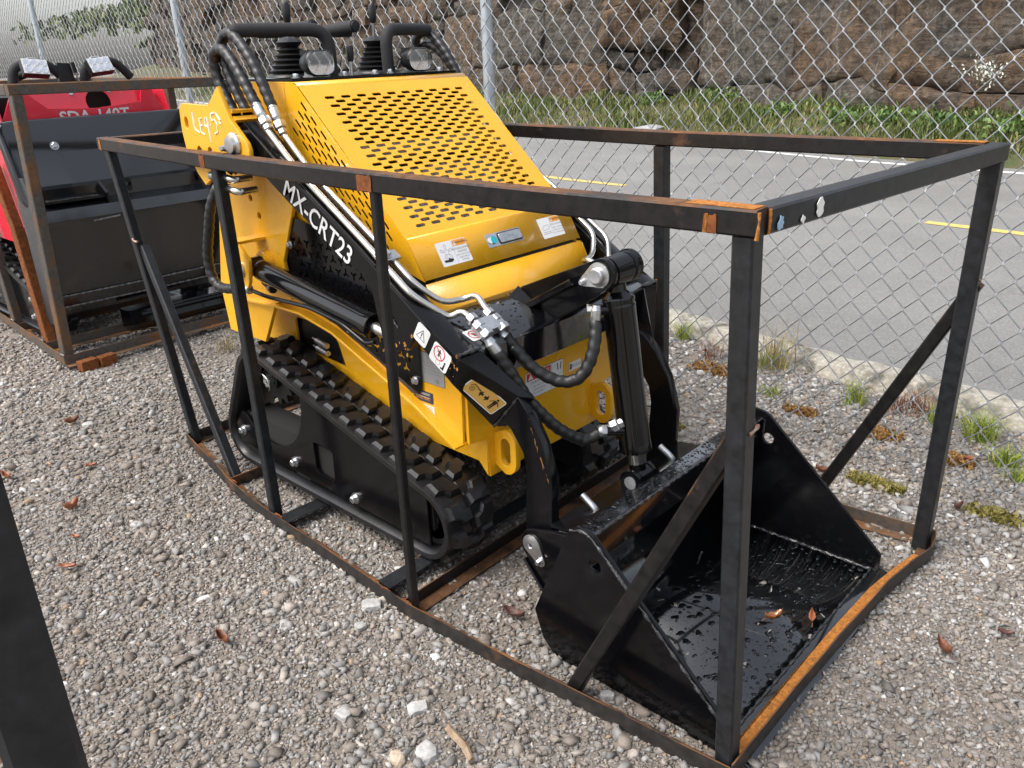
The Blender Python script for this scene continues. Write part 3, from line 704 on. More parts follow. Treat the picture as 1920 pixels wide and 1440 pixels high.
# ================================================================== CHAIN LINK FENCE
FX, FY, FZ, FYAW, DW, DH, LEAN = -.5028, 1.161, .8494, -.0629, .0899, .0988, .0942
fence = empty('chain_link_fence', (-.5, 1.08, 0), 'tall galvanised chain link fence between the lot and the road', 'fence')
fc, fs_ = math.cos(FYAW), math.sin(FYAW)
def wire_mesh():
    """one zigzag strand: bends left at whole rows, right at half rows, hooked round its neighbours"""
    r = .0023; pts = []; zt = 2.46; k0 = math.ceil((FZ - zt) / (DH / 2)); k1 = math.floor((FZ - .03) / (DH / 2))
    for k in range(k0, k1 + 1):
        z = FZ - k * DH / 2; right = k % 2
        u = (DW / 4 + .0016) * (1 if right else -1); y = LEAN * (z - FZ)
        # small hook: comes in behind, leaves in front
        s = 1 if right else -1
        pts += [(u - s * .006, y + .0035, z + .0068), (u, y + .0026, z + .0032), (u, y - .0026, z - .0032), (u - s * .006, y - .0035, z - .0068)]
    pts[0] = (pts[0][0], pts[0][1], pts[0][2]); m = MB(); m.tube(pts, r, M['galv'], 6)
    me = bpy.data.meshes.new('wire'); me.from_pydata(m.v, [], m.f); me.materials.append(M['galv']); me.polygons.foreach_set('use_smooth', [True] * len(me.polygons)); me.update(); return me
WM = wire_mesh()
NW = 300; i0 = int((.85 - FX) / (DW / 2))
def wire_at(i):
    """strand i lies between columns i/2 and i/2+1/2; odd strands are the mirror image"""
    s = (i / 2 + .25) * DW
    return (FX + fc * s, FY + fs_ * s, 0.0), (FYAW if i % 2 == 0 else FYAW)
WM2 = WM.copy(); co = np.empty(len(WM2.vertices) * 3); WM2.vertices.foreach_get('co', co); co = co.reshape(-1, 3); co[:, 0] *= -1; WM2.vertices.foreach_set('co', co.ravel()); WM2.flip_normals(); WM2.update()
for k in range(NW):
    i = i0 - k; loc, rz = wire_at(i)
    o = bpy.data.objects.new('wire', WM if i % 2 == 0 else WM2); col.objects.link(o); o.parent = fence; o.matrix_parent_inverse = Matrix.Translation(-world_loc(fence))
    o.location = loc; o.rotation_euler = (0, 0, rz)
# the far strands too small to tell apart
far = MB()
for k in range(NW, NW + 330):
    i = i0 - k; loc, rz = wire_at(i); sgn = 1 if i % 2 == 0 else -1; pts = []
    for q in range(50):
        z = 2.46 - q * DH / 2; kk = round((FZ - z) / (DH / 2)); u = (DW / 4 + .001) * (1 if kk % 2 else -1) * sgn
        pts.append((loc[0] + fc * u, loc[1] + fs_ * u + LEAN * (z - FZ), z))
    far.tube(pts, .0023, M['galv'], 3, caps=False)
o = far.build('far_wires', fence, smooth=0); o['kind'] = 'stuff'
def fline(x, z): return FY + (x - FX) * math.tan(FYAW) + LEAN * (z - FZ)
for x in (1.15, -2.36, -5.87, -9.36, -12.9, -16.4, -19.9, -23.4):
    m = MB(); y = fline(x, 1.5) + .042; m.cyl((x, y, -.1), (x, y, 2.5), .028, M['galv_post'], n=20); m.lathe((x, y, 2.5), (0, 0, 1), [(.031, -.03), (.031, 0), (.02, .02), (.002, .028)], M['galv_post'], 20)
    po = m.build('post', fence)
    for z in (.35, .85, 1.36, 1.9):
        t = MB(); yy = fline(x, z) + .005; t.tube([(x - .045, yy - .006, z + .01), (x - .03, y - .03, z), (x - .0, y + .032, z), (x + .03, y - .03, z), (x + .05, yy - .006, z - .008)], .0018, M['galv'], 5); t.build('tie_wire', po)
m = MB(); m.cyl((-24, fline(-24, 2.45) + .03, 2.45), (1.2, fline(1.2, 2.45) + .03, 2.45), .021, M['galv_post'], n=14); m.build('top_rail', fence)

# ================================================================== STEEL CRATES
def L_prof(w, h, t): # angle iron: outer upright at a=0 going up, foot going inwards (+a)
    return [(0, 0), (w, 0), (w, t), (t, t), (t, h), (0, h)]
def bar(name, p, q, w, h, mat, parent, up=(0, 0, 1), bev=.004):
    m = MB(); m.sweep([p, q], SQ(w, h, bev), mat, up); return m.build(name, parent, smooth=30)
def bead(name, pts, r, mat, parent, amp=.35):
    m = MB(); P = spline(pts, .005); rs = [r * (1 + random.uniform(-amp, amp)) for _ in range(400)]
    m.tube(P, r, mat, 6, lambda d, a: r * (1 + amp * math.sin(d * 900) + amp * .5 * math.sin(d * 2300 + a * 9)))
    return m.build(name, parent, smooth=60)
H = 1.2115; TW = .045
crate = empty('steel_crate', (-1.2, .05, 0), 'rust-streaked black steel shipping crate around the yellow loader', 'crate', 'steel shipping crates')
def rail(name, pts, z, mat, parent=crate, w=TW, side=1):
    m = MB(); m.sweep([(x, y, z) for x, y in pts], SQ(w, TW, .004), mat); return m.build(name, parent, smooth=30)
off = TW / 2
nearT = [(-2.684, -.434), (-2.2, -.478), (-1.716, -.519), (-1.3, -.541), (-.903, -.555), (-.52, -.549), (-.203, -.536), (.055, -.526)]
rail('top_rail', [(x, y + off) for x, y in nearT], H - off, M['rail'])
rail('top_rail', [(.055 - off + .003, -.526 + TW + .001), (.10 - off, .06), (.143 - off, .639)], H - off - .002, M['rail_clean'])
farT = [(.143 - TW - .001, .628), (-.13, .618), (-.82, .600), (-1.58, .640), (-2.52, .66)]
rail('top_rail', [(x, y - off) for x, y in farT], H - off + .001, M['rail'])
rail('top_rail', [(-2.66, -.434 + TW + .002), (-2.605, -.112), (-2.50, .66 - TW - .002)], H - off - .001, M['rail'])
# orange rusted patches on the corner welds, plate-thin
def patch(name, p, q, w, mat, z, parent):
    m = MB(); m.sweep([p, q], [(-w / 2, 0), (w / 2, 0), (w / 2, .0012), (-w / 2, .0012)], mat); return m.build(name, parent, smooth=0)
patch('rust_patch', (-.075, -.529 + off, H + .0006), (.050, -.526 + off, H + .0006), TW - .008, M['orange_rust'], H, crate)
patch('rust_patch', (-.02, .60, H + .0012), (.098, .603, H + .0012), TW - .006, M['orange_rust'], H, crate)
for c in [((.062, -.5265, H - .003), (.060, -.5265, H - TW - .002)), ((.058, -.481, H - .004), (.058, -.481, H - TW)), ((-.03, -.5305, H - .012), (-.032, -.5305, H - TW + .002))]:
    bead('weld_bead', [c[0], ((V3(c[0]) + V3(c[1])) / 2 + Vector((.001, 0, 0))), c[1]], .0032, M['orange_rust'], crate)
def scuff(name, pts, mat):
    m = MB(); m.prism(pts, (0, 0, 0) if False else SC_N, mat); return m.build(name, crate, smooth=0)
SC_N = (.0012, 0, 0)
def fx(y): return .055 + .003 + (y + .526) * (.088 / 1.165)
for name_, mat_, y0_, y1_, z0_, z1_ in (('white_scuff', M['chalk'], -.335, -.305, H - .044, H - .006), ('white_scuff', M['chalk'], -.385, -.37, H - .044, H - .028), ('blue_scuff', simple('blue_paint', (.30, .46, .62), .5), -.462, -.440, H - .044, H - .018)):
    random.seed(int(abs(y0_) * 1000)); ring_ = []
    for k in range(14):
        a_ = 2 * math.pi * k / 14; j_ = random.uniform(.6, 1.1); y_ = (y0_ + y1_) / 2 + (y1_ - y0_) / 2 * math.cos(a_) * j_; z_ = (z0_ + z1_) / 2 + (z1_ - z0_) / 2 * math.sin(a_) * j_; ring_.append((fx(y_) - .0006, y_, z_))
    scuff(name_, ring_, mat_)
SC_N = (0, -.0012, 0)
for x0_, x1_, ya_, mat_, top_ in ((-.935, -.880, -.5555, M['rust'], 0), (-1.745, -1.715, -.5185, M['rust'], 0), (-.035, -.012, -.5295, M['rust'], .006), (-2.66, -2.645, -.4375, M['orange_rust'], 0)):
    random.seed(int(abs(x0_) * 1000)); up_ = [(x0_ + (x1_ - x0_) * k / 6, ya_ - .0002 + random.uniform(-.0001, .0001), H - .003 - top_ - random.uniform(0, .006)) for k in range(7)]; dn_ = [(x1_ + (x0_ - x1_) * k / 6 + random.uniform(-.003, .003), ya_ - .0002, H - TW + random.uniform(.001, .004)) for k in range(7)]
    scuff('rust_patch', up_ + dn_, mat_)
def post(p0, p1, mat, w=.042):
    m = MB(); a, b = V3(p0), V3(p1); m.sweep([a, b], SQ(w, w, .004), mat, up=(1, 0, 0)); return m.build('post', crate, smooth=30)
hz = H - TW - .001
post((.088 - .022, -.505 + .022, .019), (.055 - .022, -.526 + .022, hz), M['rail_clean'], .040)
post((-.862, -.560, .012), (-.890, -.538, hz), M['rail'], .024); post((-1.605, -.530, .012), (-1.684, -.496, hz), M['rail_clean'], .034)
post((-2.405, -.398, .012), (-2.640, -.410, hz), M['rail_clean'], .034)
post((.112 - .012, .672 - .02, .012), (.143 - .026, .639 - .026, hz), M['rail_clean'], .044)
post((-.835, .655, .012), (-.83, .58, hz), M['rail_clean']); post((-1.70, .63, .012), (-1.70, .615, hz), M['rail']); post((-2.40, .60, .012), (-2.49, .635, hz), M['rail'])
# braces
def brace(p, q, mat, w=.042): m = MB(); m.sweep([p, q], SQ(w, w, .004), mat, up=(0, 1, 0)); return m.build('brace', crate, smooth=30)
brace((.037, -.488, .80), (-.325, -.515, .022), M['rail'], .035)
brace((-2.545, -.395, .805), (-1.955, -.475, .022), M['rail_clean'], .034); brace((.125, .640, .85), (-.262, .665, .022), M['rail'], .036)
bead('weld_bead', [(.058, -.5055, .812), (.046, -.5062, .800), (.03, -.5055, .806)], .004, M['weld_rust'], crate); bead('weld_bead', [(.0645, -.503, .812), (.0655, -.488, .815), (.0645, -.47, .82)], .004, M['weld_rust'], crate)
bead('weld_bead', [(-2.568, -.423, .835), (-2.55, -.425, .83), (-2.53, -.424, .832)], .006, M['weld_rust'], crate); bead('weld_bead', [(.105, .617, .872), (.125, .615, .868), (.14, .617, .862)], .004, M['weld_rust'], crate)
# base of angle iron
def angle(name, pts, z, mat, flip=1, w=.045, h=.045, parent=crate, t=.004, inv=False):
    pr = [(a * -flip, b) for a, b in L_prof(w, h, t)]
    if inv: pr = [(a, h - b) for a, b in pr]
    m = MB(); m.sweep([(x, y, z) for x, y in pts], pr, mat); return m.build(name, parent, smooth=20)
nearB = [(-2.424, -.430), (-2.25, -.462), (-2.057, -.496), (-1.936, -.521), (-1.77, -.543), (-1.61, -.555), (-1.184, -.570), (-.857, -.585), (-.486, -.563), (-.341, -.549), (-.18, -.536), (-.044, -.526), (.088, -.514)]
frontB = [(.094, -.513), (.093, -.189), (.100, .10), (.108, .333), (.128, .49), (.147, .590), (.140, .645), (.128, .690)]
farB = [(.120, .712), (-.141, .690), (-.83, .682), (-1.6, .675), (-2.40, .66)]
angle('base_rail', nearB, .004, M['rail_edge'], 1); angle('base_rail', frontB, .015, M['rail_edge'], 1)
angle('base_rail', farB, .004, M['rail_brown'], 1); angle('base_rail', [(-2.418, .65), (-2.424, -.425)], .004, M['rail_edge'], 1)
m = MB(); q = []; f = []     # rust scale lying on the foot of the front angle
for i, (x, y) in enumerate([(.094, -.49), (.093, -.189), (.100, .10), (.108, .333), (.128, .49), (.146, .585)]):
    q += [(x - .044, y, .0205), (x - .005, y, .0205)]
    if i: f.append((2 * i - 2, 2 * i, 2 * i + 1, 2 * i - 1))
m.add(q, f, M['orange_rust']); m.build('rust_scale', crate, smooth=0)
# cross bars the tracks stand on
angle('cross_bar', [(-1.93, -.515), (-1.90, .672)], .006, M['rail_edge'], 1, .04, .04)
angle('cross_bar', [(-1.56, -.548), (-1.545, .672)], .004, M['rail_clean'], -1, .06, .04, inv=True)
angle('cross_bar', [(-1.015, -.565), (-1.02, .675)], .004, M['rail_clean'], -1, .055, .04, inv=True)
angle('cross_bar', [(-.885, -.578), (-.915, .675)], .006, M['rail'], -1, .045, .042)
for p in [(-.96, -.583), (-.87, -.583), (-1.56, -.552), (-1.90, -.522), (-1.02, -.577)]:
    bead('weld_bead', [(p[0] - .02, p[1] + .006, .045), (p[0], p[1] + .007, .047), (p[0] + .02, p[1] + .006, .045)], .004, M['rust'], crate)

# crate of the red loader (heavier, brown with rust)
rc = empty('steel_crate', (-4.6, .2, 0), 'brown rusted steel crate around the red loader', 'crate', 'steel shipping crates')
HR = 1.40; b3 = M['rail_brown']
def bar3(p, q, mat=None, w=.05, name='post'): m = MB(); m.sweep([p, q], SQ(w, w, .004), mat or b3, up=(.99, .1, 0) if abs(q[2] - p[2]) > .3 else (0, 0, 1)); return m.build(name, rc, smooth=30)
bar3((-3.80, -.375, .03), (-3.75, -.335, HR - .05)); bar3((-3.77, -.360, HR - .025), (-3.76, .80, HR - .035), name='top_rail'); bar3((-3.80, -.335, HR - .026), (-5.9, -.25, HR - .026), name='top_rail')
bar3((-5.85, -.22, HR - .027), (-5.85, .86, HR - .027), name='top_rail'); bar3((-3.82, .78, HR - .038), (-5.85, .88, HR - .03), name='top_rail'); bar3((-3.80, .77, .03), (-3.78, .78, HR - .06)); bar3((-4.72, -.31, .03), (-4.95, -.285, HR - .05))
bar3((-4.62, .83, .03), (-4.62, .83, HR - .06)); bar3((-5.85, .84, .03), (-5.85, .86, HR - .06)); bar3((-5.82, -.22, .03), (-5.85, -.22, HR - .05))
bar3((-4.13, -.335, .03), (-4.33, -.30, .66), M['rust'], .055, 'brace'); bar3((-4.33, -.30, .66), (-4.46, -.30, 1.0), M['rust'], .052, 'brace')
for pts in ([(-3.77, -.40), (-3.80, .83)], [(-5.9, -.27), (-3.775, -.402)], [(-3.80, .85), (-5.9, .90)]):
    angle('base_rail', pts, .028, b3, -1 if pts[0][0] == -3.77 else (1 if pts[0][1] < 0 else 1), .05, .05, rc)
angle('cross_bar', [(-4.10, -.37), (-4.10, .85)], .03, b3, -1, .05, .05, rc); angle('cross_bar', [(-4.62, -.34), (-4.62, .85)], .03, b3, -1, .05, .05, rc)
m = MB(); m.box((-3.70, -.318, .012), (.055, .09, .085), M['rust'], Matrix.Rotation(.12, 3, 'Z')); m.box((-3.695, -.222, .012), (.055, .085, .085), M['rust'], Matrix.Rotation(.12, 3, 'Z')); m.build('support_foot', rc, bevel=.003)
for p in [(-3.785, -.40, .085), (-4.15, -.372, .082), (-4.72, -.336, .082)]:
    bead('weld_bead', [(p[0] - .02, p[1], p[2]), (p[0], p[1] - .004, p[2] + .004), (p[0] + .025, p[1], p[2])], .006, M['weld'], rc)

# crate of a third machine whose corner passes close to the camera
nc = empty('steel_crate', (.1, -1.63, 0), 'dark steel crate corner close to the camera at lower left', 'crate', 'steel shipping crates')
m = MB(); m.sweep([(.105, -1.655, .03), (.105, -1.655, 1.30)], SQ(.046, .046, .005), M['rail_clean'], up=(.985, -.17, 0)); m.build('post', nc, smooth=30)
m = MB(); m.sweep([(.12, -1.645, 1.32), (-1.9, -1.30, 1.32)], SQ(.046, .046, .005), M['rail_clean']); m.build('top_rail', nc, smooth=30)
angle('base_rail', [(-2.6, -1.166), (.2, -1.777)], .004, M['rail_edge'], -1, .06, .06, nc)
angle('cross_bar', [(-1.25, -1.46), (-1.35, -2.4)], .006, M['rail_clean'], -1, .06, .05, nc, inv=True)

# ================================================================== YELLOW COMPACT TRACK LOADER
# machine frame = world frame: x forward (towards the bucket), y to the machine's left, z up
ld = empty('compact_track_loader', (-1.2, 0, 0), 'yellow stand-on mini track loader with black bucket and lift arms', 'loader', 'compact track loaders')
Y, B, BA = M['yellow'], M['black'], M['black_arm']
X, Yv, Z_ = (1, 0, 0), (0, 1, 0), (0, 0, 1)

# ---- tracks
def ring(circles):
    """outline of a belt stretched clockwise round circles [(x,z,r)] (convex order)"""
    pts = []; n = len(circles); tang = []
    for i in range(n):
        (x0, z0, r0), (x1, z1, r1) = circles[i], circles[(i + 1) % n]
        d = math.hypot(x1 - x0, z1 - z0); a = math.atan2(z1 - z0, x1 - x0); b = math.acos((r0 - r1) / d)
        tang.append(a + b)
    for i in range(n):
        x, z, r = circles[i]; a0 = tang[i - 1]; a1 = tang[i]
        while a1 > a0: a1 -= 2 * math.pi
        k = max(3, int((a0 - a1) / R(7)))
        pts += [(x + r * math.cos(a0 + (a1 - a0) * j / k), z + r * math.sin(a0 + (a1 - a0) * j / k)) for j in range(k + 1)]
    return pts
def resample(pts, ds):
    P = [Vector((p[0], p[1])) for p in pts] + [Vector((pts[0][0], pts[0][1]))]; L = sum((b - a).length for a, b in zip(P, P[1:]))
    n = int(L / ds); out = []; i = 0; acc = 0
    for k in range(n):
        t = L * k / n
        while acc + (P[i + 1] - P[i]).length < t: acc += (P[i + 1] - P[i]).length; i += 1
        e = P[i + 1] - P[i]; q = P[i] + e * ((t - acc) / max(1e-9, e.length)); out.append((q, e.normalized()))
    return out, L
CIRC = [(-1.838, .402, .121), (-.985, .176, .116), (-1.972, .172, .110)]
def lug_mesh(outer):
    """chevron rubber block; s along belt (x), y across, z outward"""
    base = [(-.031, .010), (.012, .010), (.020, .032), (.036, .044), (.036, .076), (.002, .076), (-.008, .056), (-.031, .046)]
    base = [(x_, y_ * 1.1875) for x_, y_ in base]
    if not outer: base = [(x_, .19 - y_) for x_, y_ in base][::-1]
    cx = sum(p[0] for p in base) / 8; cy = sum(p[1] for p in base) / 8; m = MB(); q = []
    for h, k in ((-.003, 1.10), (.013, 1.0), (.023, .80)): q += [(cx + (a - cx) * k + (.0015 if h > .02 else 0), cy + (b_ - cy) * k, h) for a, b_ in base]
    f = [(r_ * 8 + i, r_ * 8 + (i + 1) % 8, (r_ + 1) * 8 + (i + 1) % 8, (r_ + 1) * 8 + i) for r_ in range(2) for i in range(8)] + [tuple(range(16, 24))]
    me = bpy.data.meshes.new('tread_lug'); me.from_pydata(q, [], f); me.materials.append(M['rubber'])
    bm = bmesh.new(); bm.from_mesh(me); bmesh.ops.recalc_face_normals(bm, faces=bm.faces); bm.to_mesh(me); bm.free(); return me
LUG = [lug_mesh(True), lug_mesh(False)]
LUGB = []
for me in LUG: # mirrored pair for the far track
    c = me.copy(); co = np.empty(len(c.vertices) * 3); c.vertices.foreach_get('co', co); co = co.reshape(-1, 3); co[:, 1] *= -1; c.vertices.foreach_set('co', co.ravel()); c.flip_normals(); LUGB.append(c)
YT = .41; WT = .16
def make_track(parent, x_off, sgn, cy, circ=CIRC, yt=YT, rubber=M['rubber']):
    pts, L = resample(ring(circ), .022); m = MB(); q = []; n = len(pts)
    prof = [(0, .0), (0, -.016), (.012, -.026), (.074, -.026), (.083, -.040), (.107, -.040), (.116, -.026), (.178, -.026), (.19, -.016), (.19, 0), (.178, .004), (.103, .004), (.099, -.001), (.091, -.001), (.087, .004), (.012, .004)]
    k = len(prof)
    for (p, t) in pts:
        nrm = Vector((-t.y, t.x))
        for a, b in prof: q.append((p.x + nrm.x * b + x_off, cy + sgn * (yt - a), p.y + nrm.y * b))
    f = [(i * k + j, i * k + (j + 1) % k, ((i + 1) % n) * k + (j + 1) % k, ((i + 1) % n) * k + j) for i in range(n) for j in range(k)]
    m.add(q, f, rubber); tr = m.build('track', parent, smooth=45)
    lp, _ = resample(ring(circ), L / round(L / .081)); lugs = LUG if sgn < 0 else LUGB
    for i, (p, t) in enumerate(lp):
        for c in (0, 1):
            pp, tt = (p, t)
            if c:
                p2, t2 = lp[(i + 1) % len(lp)]; pp = (p + p2) / 2; tt = (t + t2).normalized()
                # keep on the belt over the wheels
                best = min(pts, key=lambda w: (w[0] - pp).length); pp, tt = best
            nrm = Vector((-tt.y, tt.x))
            o = bpy.data.objects.new('tread_lug', lugs[c]); col.objects.link(o); o.parent = tr
            mat = Matrix(((tt.x, 0, nrm.x, pp.x + x_off), (0, 1, 0, cy + sgn * yt), (tt.y, 0, nrm.y, pp.y), (0, 0, 0, 1)))
            o.matrix_basis = mat
    return tr
for sgn in (-1, 1):
    make_track(ld, 0, sgn, 0)
    yo = sgn * .398; yi = sgn * .386
    # side frame with sprocket cut-out and square window
    outl = [(-1.577, .437), (-.985, .272), (-.965, .262), (-.965, .100), (-1.30, .108), (-2.02, .128), (-2.035, .20), (-1.985, .262)] + arc(-1.79, .40, .215, 222, 350, 12)
    win = [[(-1.53, .274), (-1.53, .170), (-1.515, .158), (-1.44, .155), (-1.428, .166), (-1.424, .262), (-1.436, .272)]]
    m = MB(); m.xz(outl, min(yo, yi), max(yo, yi), BA, win); fr = m.build('track_frame', ld, smooth=30)
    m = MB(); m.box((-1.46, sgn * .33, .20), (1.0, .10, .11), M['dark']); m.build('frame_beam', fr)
    for x, z in ((-1.985, .185), (-1.655, .158), (-1.318, .135)):
        m = MB(); hexbolt(m, (x, yo, z), (0, sgn, 0), .0125, .020, M['zinc']); m.build('bolt', fr)
        m = MB(); m.cyl((x, sgn * .27, .115), (x, sgn * .375, .115), .048, M['plastic'], n=24); m.cyl((x, sgn * .29, .115), (x, sgn * .355, .115), .036, M['zinc'], n=24); m.build('roller', fr)
    # sprocket with castle nut
    m = MB(); teeth = []
    for i in range(48):
        a = 2 * math.pi * i / 48; r = .098 if (i % 4) in (0, 1) else .078; teeth.append((-1.838 + r * math.cos(a), .402 + r * math.sin(a)))
    m.xz(teeth, sgn * .31 - .012, sgn * .31 + .012, M['plastic'], [circle(-1.838 + .045 * math.cos(k), .402 + .045 * math.sin(k), .010, 10) for k in (0.5, 2.6, 4.7)]); m.lathe((-1.838, sgn * .31, .402), (0, sgn, 0), [(.062, 0), (.058, .012), (.034, .014), (.034, .030), (.012, .032)], M['plastic'], 28)
    sp = m.build('sprocket', ld, smooth=35)
    m = MB(); nut = []
    for i in range(24):
        a = 2 * math.pi * i / 24; r = .023 if (i % 4) < 3 else .017; nut.append((-1.838 + r * math.cos(a), .402 + r * math.sin(a)))
    m.xz(nut, sgn * .342, sgn * .362, M['zinc'], [circle(-1.838, .402, .009, 12)]); m.build('castle_nut', sp)
    m = MB(); m.tube(fillet([(-1.87, sgn * .364, .425), (-1.85, sgn * .366, .43), (-1.822, sgn * .366, .418), (-1.812, sgn * .366, .385), (-1.825, sgn * .364, .37)], .01), .0022, M['pipe'], 6); m.build('cotter_pin', sp)
    for x, z, r in ((-.985, .176, .088), (-1.972, .172, .082)):
        m = MB(); m.cyl((x, sgn * .275, z), (x, sgn * .365, z), r, M['plastic'], n=36); m.lathe((x, sgn * .365, z), (0, sgn, 0), [(r * .8, 0), (r * .78, -.012), (r * .4, -.012), (r * .36, .004), (.02, .006)], M['plastic'], 28); m.build('idler_wheel', ld)

# ---- chassis
FLANGE = [(-1.93, .697), (-1.69, .711), (-1.545, .711), (-1.38, .680), (-1.18, .601), (-1.0, .528), (-.852, .447)]
for sgn in (-1, 1):
    side = 'left' if sgn > 0 else 'right'
    # upper side wall
    wall = FLANGE + [(-.846, .62), (-.865, .66), (-.93, .802), (-.968, .880), (-1.06, .90), (-1.06, .60), (-1.18, .645), (-1.38, .725), (-1.545, .755), (-1.93, .74)]
    m = MB(); m.xz(wall, sgn * .340 - .005, sgn * .340 + .005, Y); sw = m.build('side_wall', ld, smooth=30)
    # flange strip
    m = MB(); m.sweep([(x, sgn * .3565, z) for x, z in FLANGE], [(-.020, -.004), (.020, -.004), (.020, .004), (-.020, .004)], Y, up=(0, 0, 1)); m.build('fender_flange', ld, smooth=20, bevel=.001)
    # recessed lower wall above the track
    low = [(-2.06, .34), (-.90, .325), (-.90, .49), (-1.18, .612), (-1.38, .692), (-1.545, .720), (-2.06, .720)]
    m = MB(); m.xz(low, sgn * .212 - .005, sgn * .212 + .005, Y, [[(-1.83, .50), (-1.83, .595), (-1.815, .61), (-1.62, .61), (-1.58, .56), (-1.55, .48)], circle(-2.03, .535, .013, 14)]); m.xz([(-.838, .325), (-.838, .456), (-.925, .49), (-.925, .42)], sgn * .262 - .005, sgn * .262 + .005, Y); m.plate((0, sgn * .276, 0), X, Yv, [(-1.93, -.066), (-1.545, -.066), (-1.545, .066), (-1.93, .066)], Y, .008, off=.700); lw = m.build('lower_wall', ld, smooth=30)
    for dz in (0, -.028):
        m = MB(); m.cyl((-1.68, sgn * .235, .555 + dz), (-1.60, sgn * .25, .555 + dz), .010, M['zinc'], n=12); m.cyl((-1.71, sgn * .23, .557 + dz), (-1.68, sgn * .235, .555 + dz), .004, M['zinc'], n=8); m.build('grease_fitting', lw)
    m = MB(); m.xz([(-.846, .449), (-.90, .478), (-.90, .455), (-.846, .33)], sgn * .300 - .038, sgn * .300 + .038, Y) if False else m.box((-.872, sgn * .302, .452), (.05, .075, .008), Y); m.build('step_plate', ld)
# front plate
fp = [(-.257, .319), (.257, .319), (.268, .44), (.335, .452), (.335, .70), (-.335, .70), (-.335, .452), (-.268, .44)]
m = MB(); m.plate((-.842, 0, 0), Yv, Z_, fp, Y, .012); fplate = m.build('front_plate', ld, smooth=30)
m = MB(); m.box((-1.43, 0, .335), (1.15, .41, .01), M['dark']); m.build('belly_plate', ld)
for sgn in (-1, 1):
    y = sgn * .226; o = [(-.838, .345), (-.815, .345)] + [] ; o = [(-.838, .352), (-.838, .452)] + arc(-.797, .428, .042, 90, 0, 6) + arc(-.797, .372, .042, 0, -90, 6)
    m = MB(); m.xz(o, y - .010, y + .010, Y, [slot(-.795, .40, .085, .036, math.pi / 2, 6)], .002); e = m.build('tie_down_ring', ld, smooth=30)
    m = MB(); m.tube([(-.836, y - sgn * .012, .36), (-.834, y - sgn * .012, .40), (-.836, y - sgn * .012, .445)], .005, Y, 6); m.build('weld_bead', e)
# rear body, and dark blocks added inside so slots and holes look dark
m = MB(); m.xz([(-2.06, .35), (-1.60, .35), (-1.60, 1.30), (-1.90, 1.30), (-2.06, .9)], -.20, .20, M['plastic']); m.xz([(-2.04, .76), (-1.60, .76), (-1.50, 1.22), (-1.50, 1.385), (-1.90, 1.385)], -.325, .325, M['dark']); m.build('rear_body', ld, smooth=25)  # upper dark block is added filler, stops sky showing through the hood slots
m = MB(); m.xz([(-1.60, .36), (-.90, .36), (-.90, .62), (-1.02, .82), (-1.16, .92), (-1.42, 1.15), (-1.58, 1.22)], -.20, .20, M['dark']); m.xz([(-1.60, .72), (-1.05, .72), (-1.02, .82), (-1.16, .92), (-1.42, 1.15), (-1.58, 1.22)], -.30, .30, M['dark']); eng = m.build('engine', ld, smooth=25)  # near-black stand-in for the engine, added to darken slots and guard holes
m = MB(); rr_ = Matrix.Rotation(R(42.8), 3, 'Y')
m.box((-1.205, 0, 1.045), (.27, .50, .012), M['engine'], rr_)
for i in range(11): m.box(Vector((-1.205, -.23 + i * .046, 1.045)) + rr_ @ Vector((0, 0, .010)), (.26, .014, .012), M['engine'], rr_)
m.cyl((-1.34, -.24, 1.19), (-1.34, .24, 1.19), .030, M['engine'], n=16); m.build('radiator_core', eng)

# ---- hood with slotted face
ht, hb_ = Vector((-1.463, 0, 1.395)), Vector((-1.035, 0, .998)); sl = (hb_ - ht); Ls = sl.length; slu = sl.normalized(); HW = .335
holes = []
for r_ in range(31):
    n = 10 if r_ % 2 == 0 else 9; ss = (Vector((-1.4167, 0, 1.3554)) - ht).dot(slu) + r_ * .01617
    for i in range(n): holes.append(slot(-.2586 + i * .05747 + (0 if n == 10 else .02873), ss, .0355, .0105, 0, 3))
hood = MB(); hood.plate(ht, Yv, slu, [(-HW, .012), (HW, .012), (HW, Ls - .004), (-HW, Ls - .004)], Y, .003, holes, .0004)
hood = hood.build('hood', ld, smooth=25)
# folded edges of the hood: top roll and bend
m = MB(); pr = [(-1.76, 1.4015), (-1.70, 1.4015), (-1.49, 1.3995)] + [(ht.x - .018 + .03 * math.sin(R(a)) , 1.3995 - .03 * (1 - math.cos(R(a)))) for a in (10, 20, 30, 40)] + [tuple((ht + slu * .014).xz)]
q = []; f = []
for i, (x, z) in enumerate(pr):
    q += [(x, -HW, z), (x, HW, z)]
    if i: f.append((2 * i - 2, 2 * i - 1, 2 * i + 1, 2 * i))
m.add(q, f, Y); o = m.build('hood_top', hood, smooth=60); sd = o.modifiers.new('t', 'SOLIDIFY'); sd.thickness = .003; sd.offset = -1
fu = (Vector((-.972, 0, .892)) - hb_).normalized()
m = MB(); pr = [tuple((hb_ - slu * .006).xz), tuple((hb_ - slu * .002 + fu * .001).xz), tuple((hb_ + fu * .006).xz), (-.974, .8955)]
q = []; f = []
for i, (x, z) in enumerate(pr):
    q += [(x, -HW, z), (x, HW, z)]
    if i: f.append((2 * i - 2, 2 * i - 1, 2 * i + 1, 2 * i))
m.add(q, f, Y); o = m.build('hood_front', hood, smooth=18); sd = o.modifiers.new('t', 'SOLIDIFY'); sd.thickness = .003; sd.offset = -1
m = MB(); pr = [(-.972, .886), (-.929, .800), (-.868, .665), (-.846, .62)]
q = []; f = []
for i, (x, z) in enumerate(pr):
    q += [(x, -HW, z), (x, HW, z)]
    if i: f.append((2 * i - 2, 2 * i - 1, 2 * i + 1, 2 * i))
